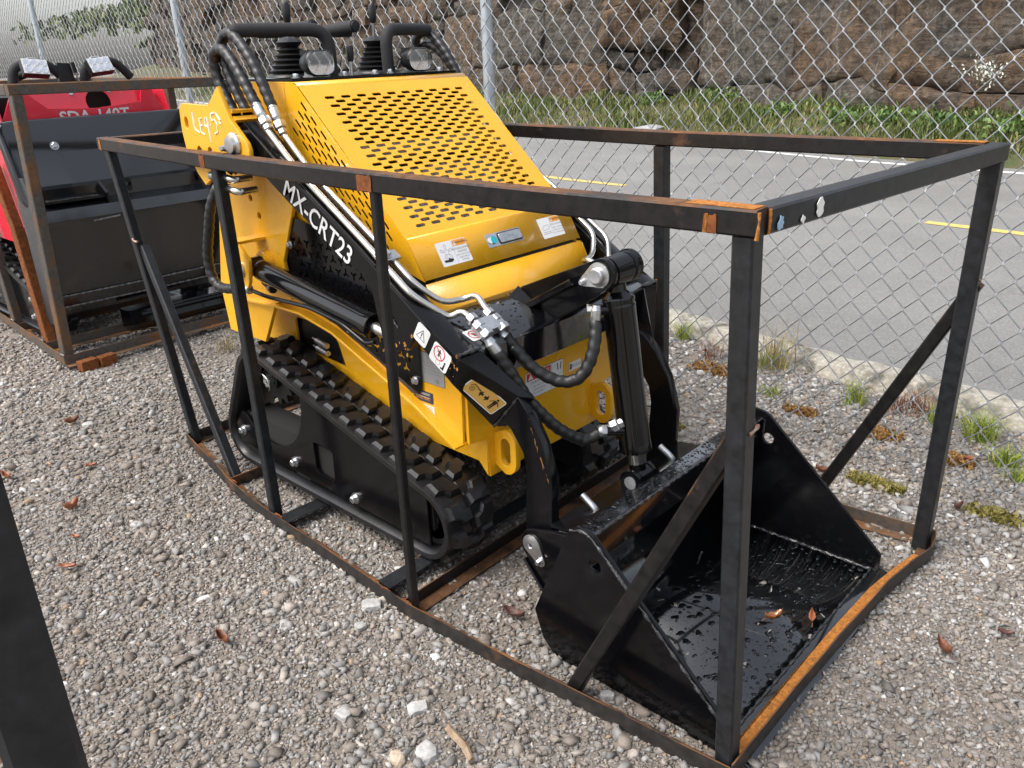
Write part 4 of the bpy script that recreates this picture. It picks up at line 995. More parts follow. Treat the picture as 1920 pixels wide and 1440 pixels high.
m.add(q, f, Y); nose = m.build('nose_panel', ld, smooth=12); sd = nose.modifiers.new('t', 'SOLIDIFY'); sd.thickness = .003; sd.offset = -1
m = MB(); m.box((-.978, 0, .8905), (.010, .60, .006), M['dark']); m.build('hood_gap', nose)
# side panels with slanted slots
A_, B_ = Vector((-.0187, -.0237)), Vector((.0295, -.0070)); P0 = Vector((-1.4405, 1.3335)); sh = []
for i in range(-40, 41):
    for j in range(-40, 41):
        p = P0 + A_ * i + B_ * j; dd = (p.x + 1.463) * -.68 + (p.y - 1.395) * -.733; tt = (p.x + 1.463) * .733 + (p.y - 1.395) * -.68
        if .026 < dd < .128 and .05 < tt < .552: sh.append(slot(p.x, p.y, .035, .0088, R(-46), 3))
for sgn in (-1, 1):
    out = [(-1.525, 1.397), (-1.485, 1.397), (-1.466, 1.390), (-1.035, .996), (-.973, .893), (-1.25, .962), (-1.525, .962)]
    m = MB(); m.xz(out, sgn * .3345 - .0012, sgn * .3345 + .0012, Y, sh, .0003); m.build('hood_side', hood, smooth=25)
    m = MB(); m.xz([(-1.92, .962), (-1.5275, .962), (-1.5275, 1.3985), (-1.75, 1.4005), (-1.85, 1.36), (-1.92, 1.30)], sgn * .333 - .002, sgn * .333 + .002, Y); m.build('cowl_side', ld, smooth=25)

# ---- stickers
def sticker(name, O, U, W, w, h, parent, draw, base=M['white'], r=.003, edge=M['ink']):
    m = MB(); N = V3(U).normalized().cross(V3(W).normalized()); O = V3(O)
    if edge: m.plate(O, U, W, rrect(0, 0, w, h, r), edge, .0008, bev=0)
    m.plate(O + N * .0004, U, W, rrect(0, 0, w - .002, h - .002, r), base, .0008, bev=0)
    draw(m, O + N * .0009, V3(U).normalized(), V3(W).normalized(), w, h); return m.build(name, parent, smooth=0)
def flat(m, O, U, W, pts, mat, off=.0003): m.add([O + U * a + W * b + U.cross(W) * off for a, b in pts], [tuple(range(len(pts)))], mat)
def flat_ring(m, O, U, W, cx, cz, r0, r1, mat, n=28, off=.0003):
    N = U.cross(W); a = circle(cx, cz, r0, n); b = circle(cx, cz, r1, n)
    m.add([O + U * x + W * z + N * off for x, z in a + b], [(i, (i + 1) % n, n + (i + 1) % n, n + i) for i in range(n)], mat)
def lines(m, O, U, W, x0, x1, zs, t, mat):
    for z in zs: flat(m, O, U, W, [(x0, z - t / 2), (x1 * random.uniform(.8, 1), z - t / 2), (x1 * random.uniform(.8, 1), z + t / 2), (x0, z + t / 2)], mat)
def warn(kind):
    def d(m, O, U, W, w, h):
        flat(m, O, U, W, [(.05 * w, .22 * h), (.47 * w, .22 * h), (.47 * w, .46 * h), (.05 * w, .46 * h)], M['orange'])
        flat(m, O, U, W, [(.07 * w, .25 * h), (.16 * w, .25 * h), (.115 * w, .43 * h)], M['white'], .0005)
        m.text('WARNING', O + U * (.31 * w) + W * (.34 * h), U, W, .15 * h, M['ink'], .0006)
        if kind == 'fan':
            m.text('ENTANGLEMENT', O + U * (.27 * w) + W * (.10 * h), U, W, .125 * h, M['inkgrey']); m.text('HAZARD', O + U * (.27 * w) - W * (.03 * h), U, W, .125 * h, M['inkgrey'])
            for i, s in enumerate(('Keep clear & stop', 'engine before', 'servicing.')): m.text(s, O + U * (.27 * w) - W * ((.15 + .11 * i) * h), U, W, .10 * h, M['inkgrey'])
            flat_ring(m, O, U, W, -.22 * w, .06 * h, .09 * h, .10 * h, M['inkgrey'])
            for k in range(5):
                a = k * 2 * math.pi / 5 + .3; ca, sa = math.cos(a), math.sin(a); pc = [(.13, -.035), (.30, -.05), (.30, .05), (.13, .035)]
                pp_ = [(-.22 * w + (x * ca - y * sa) * h, .06 * h + (x * sa + y * ca) * h) for x, y in pc]
                for i in range(4):
                    (x0, z0), (x1, z1) = pp_[i], pp_[(i + 1) % 4]; dx, dz = (x1 - x0), (z1 - z0); l_ = math.hypot(dx, dz); nx, nz = -dz / l_ * .0005, dx / l_ * .0005
                    flat(m, O, U, W, [(x0 - nx, z0 - nz), (x1 - nx, z1 - nz), (x1 + nx, z1 + nz), (x0 + nx, z0 + nz)], M['inkgrey'])
            flat(m, O, U, W, [(-.40 * w, -.33 * h), (-.18 * w, -.36 * h), (-.10 * w, -.30 * h), (-.10 * w, -.24 * h), (-.18 * w, -.22 * h), (-.24 * w, -.16 * h), (-.26 * w, -.25 * h), (-.40 * w, -.24 * h)], M['ink'])
        else:
            m.text('SCALD HAZARD', O + U * (.27 * w) + W * (.10 * h), U, W, .12 * h, M['inkgrey'])
            for i, s in enumerate(('Allow cool down', 'before servicing', 'or opening engine')): m.text(s, O + U * (.27 * w) - W * ((.06 + .12 * i) * h), U, W, .10 * h, M['inkgrey'])
            hand = [(-.40, -.02), (-.30, .10), (-.10, .14), (-.06, .04), (-.12, -.06), (-.26, -.10), (-.38, -.08)]
            for i in range(len(hand)):
                (x0, z0), (x1, z1) = hand[i], hand[(i + 1) % 7]; x0 *= w; x1 *= w; z0 *= h; z1 *= h; l_ = math.hypot(x1 - x0, z1 - z0); nx, nz = -(z1 - z0) / l_ * .0005, (x1 - x0) / l_ * .0005
                flat(m, O, U, W, [(x0 - nx, z0 - nz), (x1 - nx, z1 - nz), (x1 + nx, z1 + nz), (x0 + nx, z0 + nz)], M['inkgrey'])
            lines(m, O, U, W, -.42 * w, -.04 * w, [-.2 * h, -.28 * h], .0012, M['inkgrey'])
        flat(m, O, U, W, [(.015 * w, -.42 * h), (.022 * w, -.42 * h), (.022 * w, .42 * h), (.015 * w, .42 * h)], M['inkgrey'])
    return d
def on_front(y, t): # point on the hood's front strip, t from the bend down
    return hb_ + fu * t + Vector((0, y, 0)) + Yv_n * .0024
Yv_n = V3(Yv).cross(-fu); Yv_n = Yv_n if Yv_n.x > 0 else -Yv_n
UPF = -fu
sticker('warning_sticker', on_front(-.197, .062), Yv, UPF, .115, .072, hood, warn('fan'))
sticker('warning_sticker', on_front(.225, .062), Yv, UPF, .105, .068, hood, warn('hand'))
m = MB(); C = on_front(.012, .058); Nf = Yv_n
m.plate(C, Yv, UPF, rrect(0, 0, .150, .042, .003), M['zinc'], .006, bev=.0012); m.plate(C + Nf * .004, Yv, UPF, rrect(.022, 0, .095, .030, .006), M['zinc'], .008, bev=.002)
m.plate(C + Nf * .0035, Yv, UPF, rrect(.022, 0, .102, .036, .008), M['ink'], .001, bev=0); m.cyl(C + V3(Yv) * -.048 + Nf * .002, C + V3(Yv) * -.048 + Nf * .006, .012, M['cyan'], n=18); m.cyl(C + V3(Yv) * -.062 + Nf * .002, C + V3(Yv) * -.062 + Nf * .005, .009, M['white'], n=14)
m.text('STUV', C + V3(Yv) * .022 + Nf * .0085, Yv, UPF, .010, M['inkgrey'], 0); m.build('hood_latch', hood, smooth=30)
# front plate stickers (stand on x = -.836)
FN = -.8355
def danger(m, O, U, W, w, h):
    flat(m, O, U, W, [(-.46 * w, .18 * h), (.16 * w, .18 * h), (.16 * w, .46 * h), (-.46 * w, .46 * h)], M['dred'])
    flat(m, O, U, W, [(-.43 * w, .22 * h), (-.30 * w, .22 * h), (-.365 * w, .43 * h)], M['white'], .0005); m.text('DANGER', O - U * (.08 * w) + W * (.32 * h), U, W, .20 * h, M['white'], .0006, shear=.25)
    m.text('CRUSH HAZARD!', O - U * (.15 * w) + W * (.08 * h), U, W, .12 * h, M['inkgrey'])
    for i, s in enumerate(('Stay clear of the', 'machine while it', 'is in operation.')): m.text(s, O - U * (.15 * w) - W * ((.08 + .13 * i) * h), U, W, .10 * h, M['inkgrey'])
    flat(m, O, U, W, [(.18 * w, -.45 * h), (.19 * w, -.45 * h), (.19 * w, .45 * h), (.18 * w, .45 * h)], M['inkgrey'])
    flat_ring(m, O, U, W, .34 * w, -.2 * h, .10 * h, .12 * h, M['inkgrey']); flat(m, O, U, W, [(.22 * w, -.3 * h), (.45 * w, .05 * h), (.46 * w, .08 * h), (.23 * w, -.27 * h)], M['inkgrey'])
    for s in (-1, 1): flat(m, O, U, W, [((.39 + s * .02) * w, .15 * h), ((.39 + s * .045) * w, .15 * h), ((.39 + s * .06) * w, .42 * h), ((.39 + s * .04) * w, .42 * h)], M['ink'])
sticker('danger_sticker', (FN, -.012, .545), Yv, Z_, .175, .085, fplate, danger)
sticker('danger_sticker', (FN, -.125, .49), Yv, Z_, .05, .09, fplate, lambda m, O, U, W, w, h: (flat_ring(m, O, U, W, 0, -.1 * h, .14 * h, .16 * h, M['inkgrey']), lines(m, O, U, W, -.3 * w, .3 * w, [.3 * h, .2 * h], .002, M['inkgrey'])))
sticker('part_label', (FN, .135, .548), Yv, Z_, .062, .030, fplate, lambda m, O, U, W, w, h: (flat(m, O, U, W, [(-.44 * w, -.3 * h), (-.28 * w, -.3 * h), (-.28 * w, .3 * h), (-.44 * w, .3 * h)], M['navy']), m.text('MX15-2-07', O + U * (.1 * w), U, W, .45 * h, M['inkgrey'])), edge=None)
# plates on the near side wall
sw = [o for o in ld.children if o.name.startswith('side_wall')][0]
XS = (1, 0, 0); ys = -.3455
def maker(m, O, U, W, w, h):
    flat_ring(m, O, U, W, -.32 * w, .36 * h, .035 * w, .075 * w, M['inkgrey']); m.text('TAIAN', O + U * (.08 * w) + W * (.36 * h), U, W, .12 * h, M['inkgrey'])
    for i in range(4): flat(m, O, U, W, [(-.42 * w, (.19 - .11 * i) * h), (.42 * w, (.19 - .11 * i) * h), (.42 * w, (.18 - .11 * i) * h), (-.42 * w, (.18 - .11 * i) * h)], M['inkgrey'])
    for i in range(4): m.text(('No:', 'Model', 'Date', 'kg')[i], O - U * (.3 * w) + W * ((.225 - .11 * i) * h), U, W, .06 * h, M['inkgrey'])
    m.text('CE', O + U * (.26 * w) - W * (.36 * h), U, W, .13 * h, M['ink'])
sticker('maker_plate', (-.972, ys, .650), XS, Z_, .125, .092, sw, maker, base=M['silverlab'])
sticker('dealer_sticker', (-1.005, ys, .558), XS, Z_, .085, .036, sw, lambda m, O, U, W, w, h: (lines(m, O, U, W, -.4 * w, .4 * w, [.3 * h, .2 * h], .0012, M['white']), m.text('DAVE-TRAC', O - W * (.15 * h), U, W, .3 * h, M['orange']), lines(m, O, U, W, -.42 * w, .42 * w, [-.02 * h], .001, M['white'])), base=M['navy'], edge=None)
sticker('inspection_sticker', (-.995, ys, .518), XS, Z_, .070, .034, sw, lambda m, O, U, W, w, h: (lines(m, O, U, W, -.44 * w, .44 * w, [.35 * h, .22 * h, .09 * h, -.04 * h, -.2 * h], .0012, M['navy']), flat_ring(m, O, U, W, .22 * w, -.3 * h, .0, .008, M['dred'])), edge=None)
sticker('small_label', (FN, -.235, .545), Yv, Z_, .04, .03, fplate, lambda *a: None, edge=None)

# ---- black perforated guard below the arm
def ytri(cx, cz, s, a0):
    p = []
    for k in range(3):
        a = a0 + k * 2 * math.pi / 3; ca, sa = math.cos(a), math.sin(a)
        for (u, v) in ((.35, -.22), (.85, -.22), (1.0, -.08), (1.0, .08), (.85, .22), (.35, .22)): p.append((cx + s * (u * ca - v * sa), cz + s * (u * sa + v * ca)))
    return p
gh = []
poly = [(-1.585, 1.02), (-1.60, .765), (-1.545, .735), (-1.38, .700), (-1.18, .622), (-1.045, .560), (-1.015, .562), (-1.0, .585), (-1.0, .82), (-1.25, .97)]
def inside(p, pg, mrg):
    x, z = p; n = len(pg); c = False
    for i in range(n):
        (x0, z0), (x1, z1) = pg[i], pg[(i + 1) % n]
        if (z0 > z) != (z1 > z) and x < (x1 - x0) * (z - z0) / (z1 - z0) + x0: c = not c
        dx, dz = x1 - x0, z1 - z0; t = max(0, min(1, ((x - x0) * dx + (z - z0) * dz) / (dx * dx + dz * dz)))
        if math.hypot(x - x0 - t * dx, z - z0 - t * dz) < mrg: return False
    return c
for i in range(16):
    for j in range(11):
        p = (-1.56 + i * .037 + (.0185 if j % 2 else 0), .60 + j * .034)
        if inside(p, poly, .024): gh.append(ytri(p[0], p[1], .0155, math.pi / 2 if (i % 2) else -math.pi / 2))
for sgn in (-1, 1):
    m = MB(); m.xz(poly, sgn * .352 - .0015, sgn * .352 + .0015, M['satin'] if False else B, gh, .0003); g = m.build('guard_panel', ld, smooth=25)
    for x, z in ((-1.575, .925), (-1.305, .700), (-1.022, .605), (-1.03, .80)):
        b_ = MB(); hexbolt(b_, (x, sgn * .354, z), (0, sgn, 0), .0085, .013, M['zinc']); b_.build('bolt', g)

# ---- rear towers, arms, lift cylinders
ARM = [(-1.645, 1.225), (-1.64, 1.27), (-1.59, 1.297), (-1.462, 1.207), (-1.108, .989), (-.896, .848), (-.743, .757), (-.772, .683), (-.797, .700), (-.905, .778), (-.925, .745), (-.985, .722), (-1.035, .735), (-1.065, .880), (-1.082, .909), (-1.388, 1.069), (-1.52, 1.150), (-1.60, 1.190)]
DOWN = [(-.757, .562), (-.70, .531), (-.658, .474), (-.648, .421), (-.659, .20), (-.564, .20), (-.558, .411), (-.567, .446), (-.589, .518), (-.632, .589), (-.668, .630), (-.70, .645)]
KN = dict(T0=(-.7425, .4455, .7575), B0=(-.772, .4455, .683), T1=(-.668, .312, .630), B1=(-.765, .312, .518), T0i=(-.7425, .366, .7600), B0i=(-.775, .372, .685), T1i=(-.640, .279, .622), B1i=(-.745, .279, .512))
TOWER = [(-1.905, 1.325), (-1.897, 1.340), (-1.88, 1.347), (-1.726, 1.343), (-1.720, 1.346), (-1.655, 1.395), (-1.627, 1.338), (-1.614, 1.308), (-1.560, 1.262), (-1.538, 1.243), (-1.529, 1.224), (-1.532, 1.200), (-1.60, 1.178), (-1.70, 1.162), (-1.815, 1.105), (-1.857, 1.141), (-1.902, 1.216), (-1.910, 1.264)]
INNER = [(-1.60, 1.31), (-1.545, 1.25), (-1.523, 1.046), (-1.616, .867), (-1.600, .745), (-1.70, .715), (-1.80, .56), (-2.03, .56), (-2.05, .72), (-1.96, 1.05), (-1.86, 1.31)]
arms = {}
for sgn in (-1, 1):
    s = sgn
    m = MB(); m.xz(ARM, s * .445, s * .372, BA, bev=.003); arm = m.build('lift_arm', ld, smooth=30); arms[s] = arm
    m = MB(); m.xz(DOWN, s * .312, s * .280, BA, bev=.003); m.build('arm_leg', arm, smooth=30)
    # knee that brings the leg inwards
    kv = [(x_, s * y_, z_) for x_, y_, z_ in KN.values()]; m = MB()
    m.add(kv, [(0, 1, 3, 2), (0, 2, 6, 4), (4, 6, 7, 5), (1, 5, 7, 3), (2, 3, 7, 6), (0, 4, 5, 1)], BA); m.build('arm_knee', arm, smooth=20, bevel=.003)
    bead('weld_bead', [(-.746, s * .440, .764), (-.744, s * .40, .765), (-.746, s * .365, .765)], .006, M['weld_black'], arm)
    bead('weld_bead', [(-.668, s * .313, .630), (-.705, s * .3135, .585), (-.760, s * .313, .522)], .004, M['weld_black'], arm)
    # long weld slot
    bead('weld_bead', [(-1.03, s * .4465, .865), (-1.0, s * .447, .832), (-.965, s * .4465, .795)], .004, M['weld_black'], arm)
    # chipped paint along the edges
    m = MB()
    random.seed(5)
    for k in range(26):
        x0, z0 = random.choice([(-.765, .735), (-.775, .70), (-.770, .72), (-.93, .745), (-.99, .733), (-.95, .742), (-.905, .782), (-.765, .745)]); x0 += random.uniform(-.018, .018); z0 += random.uniform(-.02, .02)
        rr_ = random.uniform(.001, .005); m.add([(x0 + rr_ * math.cos(a) * random.uniform(.4, 1.6), s * .4462, z0 + rr_ * math.sin(a) * random.uniform(.6, 2.2)) for a in (0, 1, 2, 3, 4, 5.2)], [(0, 1, 2, 3, 4, 5)], M['scratch'])
    for k in range(16):
        t = random.random(); x0 = -.640 + .065 * t; z0 = .585 - .16 * t; m.add([(x0 + random.uniform(-.001, .003), s * .3125, z0), (x0 + .004, s * .3125, z0 - .004), (x0 + .003 + .006 * random.random(), s * .3125, z0 - .02 * random.random() - .004)], [(0, 1, 2)], M['scratch'])
    m.build('paint_chips', arm, smooth=0)
    # towers
    th = [slot(-1.872, 1.290, .036, .022, math.pi / 2, 6)]
    for cx in (-1.80, -1.735):
        th.append([(cx - .018 + .020 * math.cos(R(a)), 1.185 + .038 * math.sin(R(a))) for a in range(60, 185, 20)] + [(cx - .004 + .014 * math.cos(R(a)), 1.185 + .028 * math.sin(R(a))) for a in range(180, 55, -20)])
    m = MB(); m.xz(TOWER, s * .475, s * .461, Y, th, .002); tw = m.build('tower_plate', ld, smooth=30)
    m = MB(); m.xz(INNER, s * .362, s * .348, Y, [circle(-1.759, 1.054, .011, 14), circle(-1.722, 1.001, .011, 14)], .002); ti = m.build('tower_inner_plate', ld, smooth=30)
    m = MB(); m.box((-1.612, s * .411, 1.304), (.016, .10, .010), Y, Matrix.Rotation(R(40), 3, 'Y')); m.box((-1.70, s * .411, 1.325), (.17, .10, .008), Y); m.build('tower_cap', tw)
    # pivot pin with keeper
    m = MB(); m.lathe((-1.603, s * .475, 1.237), (0, s, 0), [(.034, 0), (.034, .006), (.026, .010), (.024, .020), (.010, .022)], M['zinc'], 28)
    m.plate((0, s * .478, 0), XS, Z_, [(-1.66, 1.228), (-1.655, 1.215), (-1.60, 1.202), (-1.575, 1.215), (-1.568, 1.245), (-1.585, 1.268), (-1.61, 1.27)], M['zinc'], .006); hexbolt(m, (-1.647, s * .481, 1.225), (0, s, 0), .0085, .018, M['zinc'], 1.3); m.build('pivot_pin', tw, smooth=30)
    m = MB(); m.cyl((-1.603, s * .462, 1.237), (-1.603, s * .345, 1.237), .042, BA, n=28); m.build('pivot_tube', tw)
    # lift cylinder
    m = MB(); p0, p1 = Vector((-1.709, s * .412, .849)), Vector((-1.085, s * .412, .757)); dv = (p1 - p0).normalized()
    m.cyl(p0 - V3((0, .025, 0)), p0 + V3((0, .025, 0)), .030, B, n=24); m.lathe(p0 + dv * .025, dv, [(.018, 0), (.030, .012), (.034, .02), (.034, .035), (.0345, .04), (.0345, .545), (.036, .550), (.036, .575), (.026, .580)], M['gloss'], 32); m.cyl(p0 + dv * .58, p0 + dv * .75, .017, M['pipe'], n=20); cy = m.build('lift_cylinder', ld, smooth=35)
    m = MB(); m.cyl(p0 + V3((0, s * -.05, 0)), p0 + V3((0, s * .062, 0)), .015, M['zinc'], n=20); m.lathe(p0 + V3((0, s * .050, 0)), (0, s, 0), [(.026, 0), (.026, .006), (.022, .012), (.010, .014)], M['zinc'], 24); m.build('cylinder_pin', cy)
    # bracket: cap plate, outer ear, rings
    m = MB(); m.xz([(-1.765, .93), (-1.705, .932), (-1.650, .885), (-1.665, .815), (-1.680, .790), (-1.765, .80)], s * .462, s * .450, Y, bev=.002); m.plate((-1.735, s * .405, .932), XS, Yv, [(-.032, -.055), (.032, -.055), (.032, .055), (-.032, .055)], Y, .010)
    m.lathe((-1.709, s * .450, .849), (0, -s, 0), [(.038, 0), (.038, .010)], Y, 24); m.lathe((-1.709, s * .362, .849), (0, s, 0), [(.048, 0), (.044, .018), (.038, .020), (.036, .026)], Y, 28); m.build('cylinder_bracket', ti, smooth=30)
    m = MB(); m.tube(fillet([(-1.671, s * .452, .783), (-1.596, s * .452, .777), (-1.365, s * .452, .783), (-1.213, s * .452, .764), (-1.105, s * .452, .724), (-1.07, s * .448, .735)], .03), .0065, B, 10); m.build('cylinder_pipe', cy)
    m = MB(); dv2 = Vector((1, 0, -.04)); m.lathe((-1.742, s * .456, .786), dv2, [(.014, 0), (.016, .008), (.016, .035), (.013, .037), (.013, .042)], M['zinc'], 8); m.lathe((-1.70, s * .455, .785), dv2, [(.015, 0), (.015, .018), (.010, .02)], M['zinc'], 6); m.build('hose_fitting', cy)
    m = MB(); m.cyl((-1.68, s * .40, .80), (-1.60, s * .42, .79), .012, B, n=14); m.cyl((-1.625, s * .415, .793), (-1.61, s * .418, .791), .0145, M['zinc'], n=12); m.build('port_tube', cy)

# lettering and signs on the near arm
near = arms[-1]
au = Vector((.354, 0, -.218)).normalized(); aw = Vector((.218, 0, .354)).normalized()
m = MB(); c = Vector((-1.288, -.4468, 1.048)); m.text('MX-CRT23', c + au * .012, au, aw, .080, M['white'], .0004, 0, 1.0, .88, .012); m.build('lettering', near, smooth=0)
def tri_sign(m, O, U, W, w, h):
    s = .36 * w
    def trip(k): return [(k * s * math.cos(R(a)), k * s * math.sin(R(a)) - .06 * h) for a in (90, 210, 330)]
    flat(m, O, U, W, trip(1.12), M['ink']); flat(m, O, U, W, trip(.92), M['white'], .0005); m.text('!', O - W * (.03 * h), U, W, .42 * h, M['ink'], .0008, bold=.02)
def person(m, O, U, W, x, z, s, mat, off=.0004):
    N = U.cross(W); hd = circle(x, z + s * .40, s * .09, 12); flat(m, O, U, W, hd, mat, off)
    flat(m, O, U, W, [(x - s * .13, z - s * .02), (x + s * .13, z - s * .02), (x + s * .15, z + s * .28), (x - s * .15, z + s * .28)], mat, off)
    for k in (-1, 1): flat(m, O, U, W, [(x + k * s * .02, z - s * .45), (x + k * s * .11, z - s * .45), (x + k * s * .12, z - s * .01), (x + k * s * .01, z - s * .01)], mat, off)
    flat(m, O, U, W, [(x - s * .15, z + s * .28), (x - s * .15, z + s * .20), (x - s * .34, z - s * .04), (x - s * .38, z + s * .0)], mat, off); flat(m, O, U, W, [(x + s * .15, z + s * .28), (x + s * .15, z + s * .20), (x + s * .34, z + s * .04), (x + s * .38, z + s * .08)], mat, off)
def ban_sign(m, O, U, W, w, h):
    flat_ring(m, O, U, W, -.10 * w, .14 * h, .26 * w, .30 * w, M['dred'], off=.0006); person(m, O, U, W, -.10 * w, .14 * h, .34 * w, M['ink'])
    flat(m, O, U, W, [(-.30 * w, .30 * h), (-.27 * w, .33 * h), (.10 * w, -.02 * h), (.07 * w, -.05 * h)], M['dred'], .0007)
    flat_ring(m, O, U, W, -.02 * w, -.28 * h, .10 * w, .115 * w, M['inkgrey']); flat(m, O, U, W, [(.18 * w, -.42 * h), (.34 * w, -.42 * h), (.34 * w, -.12 * h), (.26 * w, -.12 * h), (.26 * w, -.34 * h), (.18 * w, -.34 * h)], M['ink']); flat(m, O, U, W, circle(.30 * w, -.05 * h, .05 * w, 10), M['ink'])
bu = Vector((.151, 0, -.093)).normalized(); bw = Vector((.093, 0, .151)).normalized()
sticker('warning_sign', (-.872, -.4462, .795), bu, bw, .052, .058, near, tri_sign, r=.008, edge=None); sticker('warning_sign', (-.808, -.4462, .748), bu, bw, .070, .062, near, ban_sign, r=.008, edge=None)
def keep_off(m, O, U, W, w, h):
    flat(m, O, U, W, rrect(0, 0, w * .94, h * .88, .003), M['gold'], .0002)
    def arrow(sx): flat(m, O, U, W, [(sx * .02 * w, -.06 * h), (sx * .07 * w, -.06 * h), (sx * .07 * w, -.20 * h), (sx * .14 * w, 0), (sx * .07 * w, .20 * h), (sx * .07 * w, .06 * h), (sx * .02 * w, .06 * h)], M['ink'], .0006)
    arrow(-1); arrow(1); person(m, O, U, W, .30 * w, 0, .72 * h, M['ink'], .0006)
    flat_ring(m, O, U, W, -.32 * w, -.10 * h, .05 * w, .062 * w, M['ink'], off=.0006); flat_ring(m, O, U, W, -.32 * w, -.10 * h, .02 * w, .03 * w, M['ink'], off=.0006)
    for p_ in ([(-.42, .0), (-.36, .18), (-.34, .18), (-.40, .0)], [(-.36, .18), (-.12, .10), (-.12, .06), (-.35, .13)], [(-.30, .02), (-.12, .06), (-.12, .10)]): flat(m, O, U, W, [(a * w, b * h) for a, b in p_], M['ink'], .0006)
kp = {k: Vector((a_, -b_, c_)) for k, (a_, b_, c_) in KN.items()}
kn_ = (kp['T1'] - kp['T0']).cross(kp['B0'] - kp['T0']).normalized(); kn_ = kn_ if kn_.y < 0 else -kn_
ku = ((kp['T1'] + kp['B1']) / 2 - (kp['T0'] + kp['B0']) / 2); ku = (ku - kn_ * ku.dot(kn_)).normalized(); kw = kn_.cross(ku)
KC = (kp['T0'] + kp['B0']) * .22 + (kp['T1'] + kp['B1']) * .28
sticker('distance_sign', KC + kn_ * .0012, ku, kw, .125, .058, near, keep_off, r=.006, edge=None)
def nostep(m, O, U, W, w, h):
    flat_ring(m, O, U, W, 0, 0, .30 * w, .36 * w, M['dred'], off=.0006); person(m, O, U, W, 0, 0, .4 * w, M['ink']); flat(m, O, U, W, [(-.24 * w, .20 * w), (-.20 * w, .24 * w), (.24 * w, -.20 * w), (.20 * w, -.24 * w)], M['dred'], .0008)

# ---- cross member between the arms and the tilt bracket
m = MB(); m.xz([(-.940, .715), (-.930, .695), (-.756, .660), (-.745, .668), (-.742, .755), (-.750, .766), (-.905, .822), (-.922, .818)], -.372, .372, M['black_wet'], bev=.003); cross = m.build('cross_member', ld, smooth=35)
sticker('no_step_sign', (-.785, -.315, .7675), (.25, -1, 0), (1, .25, 0), .045, .040, cross, nostep, r=.004, edge=None) if False else sticker('no_step_sign', (-.792, -.340, .7828), (0, 1, 0), (-.9405, 0, .3398), .046, .048, cross, nostep, r=.004, edge=None)
for sgn in (-1, 1):
    y = sgn * .052; tp = [(-.895, .765), (-.872, .838), (-.600, .955)] + arc(-.596, .912, .045, 75, -60, 8) + [(-.78, .740), (-.80, .70), (-.90, .70)]
    m = MB(); m.xz(tp, y - .011, y + .011, BA, bev=.002); br = m.build('tilt_bracket', ld, smooth=30)
    m = MB(); m.sweep([(-.897, y + sgn * .024, .755), (-.672, y + sgn * .024, .886)], SQ(.026, .020, .003), BA, up=(0, 0, 1)); m.build('stiffener', br, smooth=30)
    m = MB(); m.lathe((-.596, y + sgn * .011, .912), (0, sgn, 0), [(.045, 0), (.045, .012), (.040, .016)] if sgn > 0 else [(.030, 0), (.030, .004)], BA, 32); m.build('boss', br, smooth=30)
m = MB(); m.cyl((-.596, -.075, .912), (-.596, .09, .912), .020, M['pipe'], n=24); m.lathe((-.596, -.064, .912), (0, -1, 0), [(.034, 0), (.034, .004), (.022, .006), (.022, .018), (.018, .021)], M['zinc'], 28)
m.plate((0, -.066, 0), XS, Z_, [(-.660, .890), (-.655, .878), (-.642, .875), (-.58, .880), (-.562, .905), (-.572, .938), (-.60, .946), (-.622, .935)], M['zinc'], .005); hexbolt(m, (-.646, -.0685, .887), (0, -1, 0), .0075, .012, M['zinc'], 1.3); m.build('tilt_pin', ld, smooth=30)
# gusset web under the bracket
m = MB(); m.add([(-.885, -.105, .8150), (-.885, -.062, .838), (-.80, -.062, .7850), (-.885, -.062, .8150)], [(0, 1, 2), (0, 3, 1), (0, 2, 3)], BA); m.build('gusset', cross, smooth=0)
# tilt cylinder
pt, pb = Vector((-.592, 0, .912)), Vector((-.498, 0, .322)); dv = (pb - pt).normalized(); Lc = (pb - pt).length
m = MB(); m.cyl(pt - V3((0, .036, 0)), pt + V3((0, .036, 0)), .042, B, n=28); m.lathe(pt + dv * .02, dv, [(.024, 0), (.026, .035), (.036, .045), (.043, .05), (.045, .058), (.043, .066), (.045, .072), (.0445, .078), (.0445, .462), (.0455, .466), (.0455, .492), (.028, .496)], M['gloss'], 40)
tc = m.build('tilt_cylinder', ld, smooth=35)
m = MB(); m.cyl(pt + dv * .51, pt + dv * .55, .024, M['pipe'], n=24); m.cyl(pt + dv * .55, pb, .024, B, n=24); m.lathe(pb - V3((0, .026, 0)), (0, 1, 0), [(.036, 0), (.036, .052)], B, 28); m.build('rod', tc)
m = MB(); q = Vector((-.573, -.02, .812)); m.cyl(q, q + V3((-.05, -.045, 0)), .015, B, n=16); m.cyl(q + V3((-.04, -.036, 0)), q + V3((-.058, -.052, .0)), .017, M['pipe'], n=8); m.build('upper_port', tc)
m = MB(); q = Vector((-.527, -.03, .475)); m.cyl(q, q + V3((-.035, -.045, .004)), .015, B, n=16); m.lathe(q + V3((-.034, -.044, .004)), (-.6, -.75, .05), [(.016, 0), (.017, .006), (.017, .018), (.012, .024)], M['zinc'], 8); m.build('lower_port', tc)

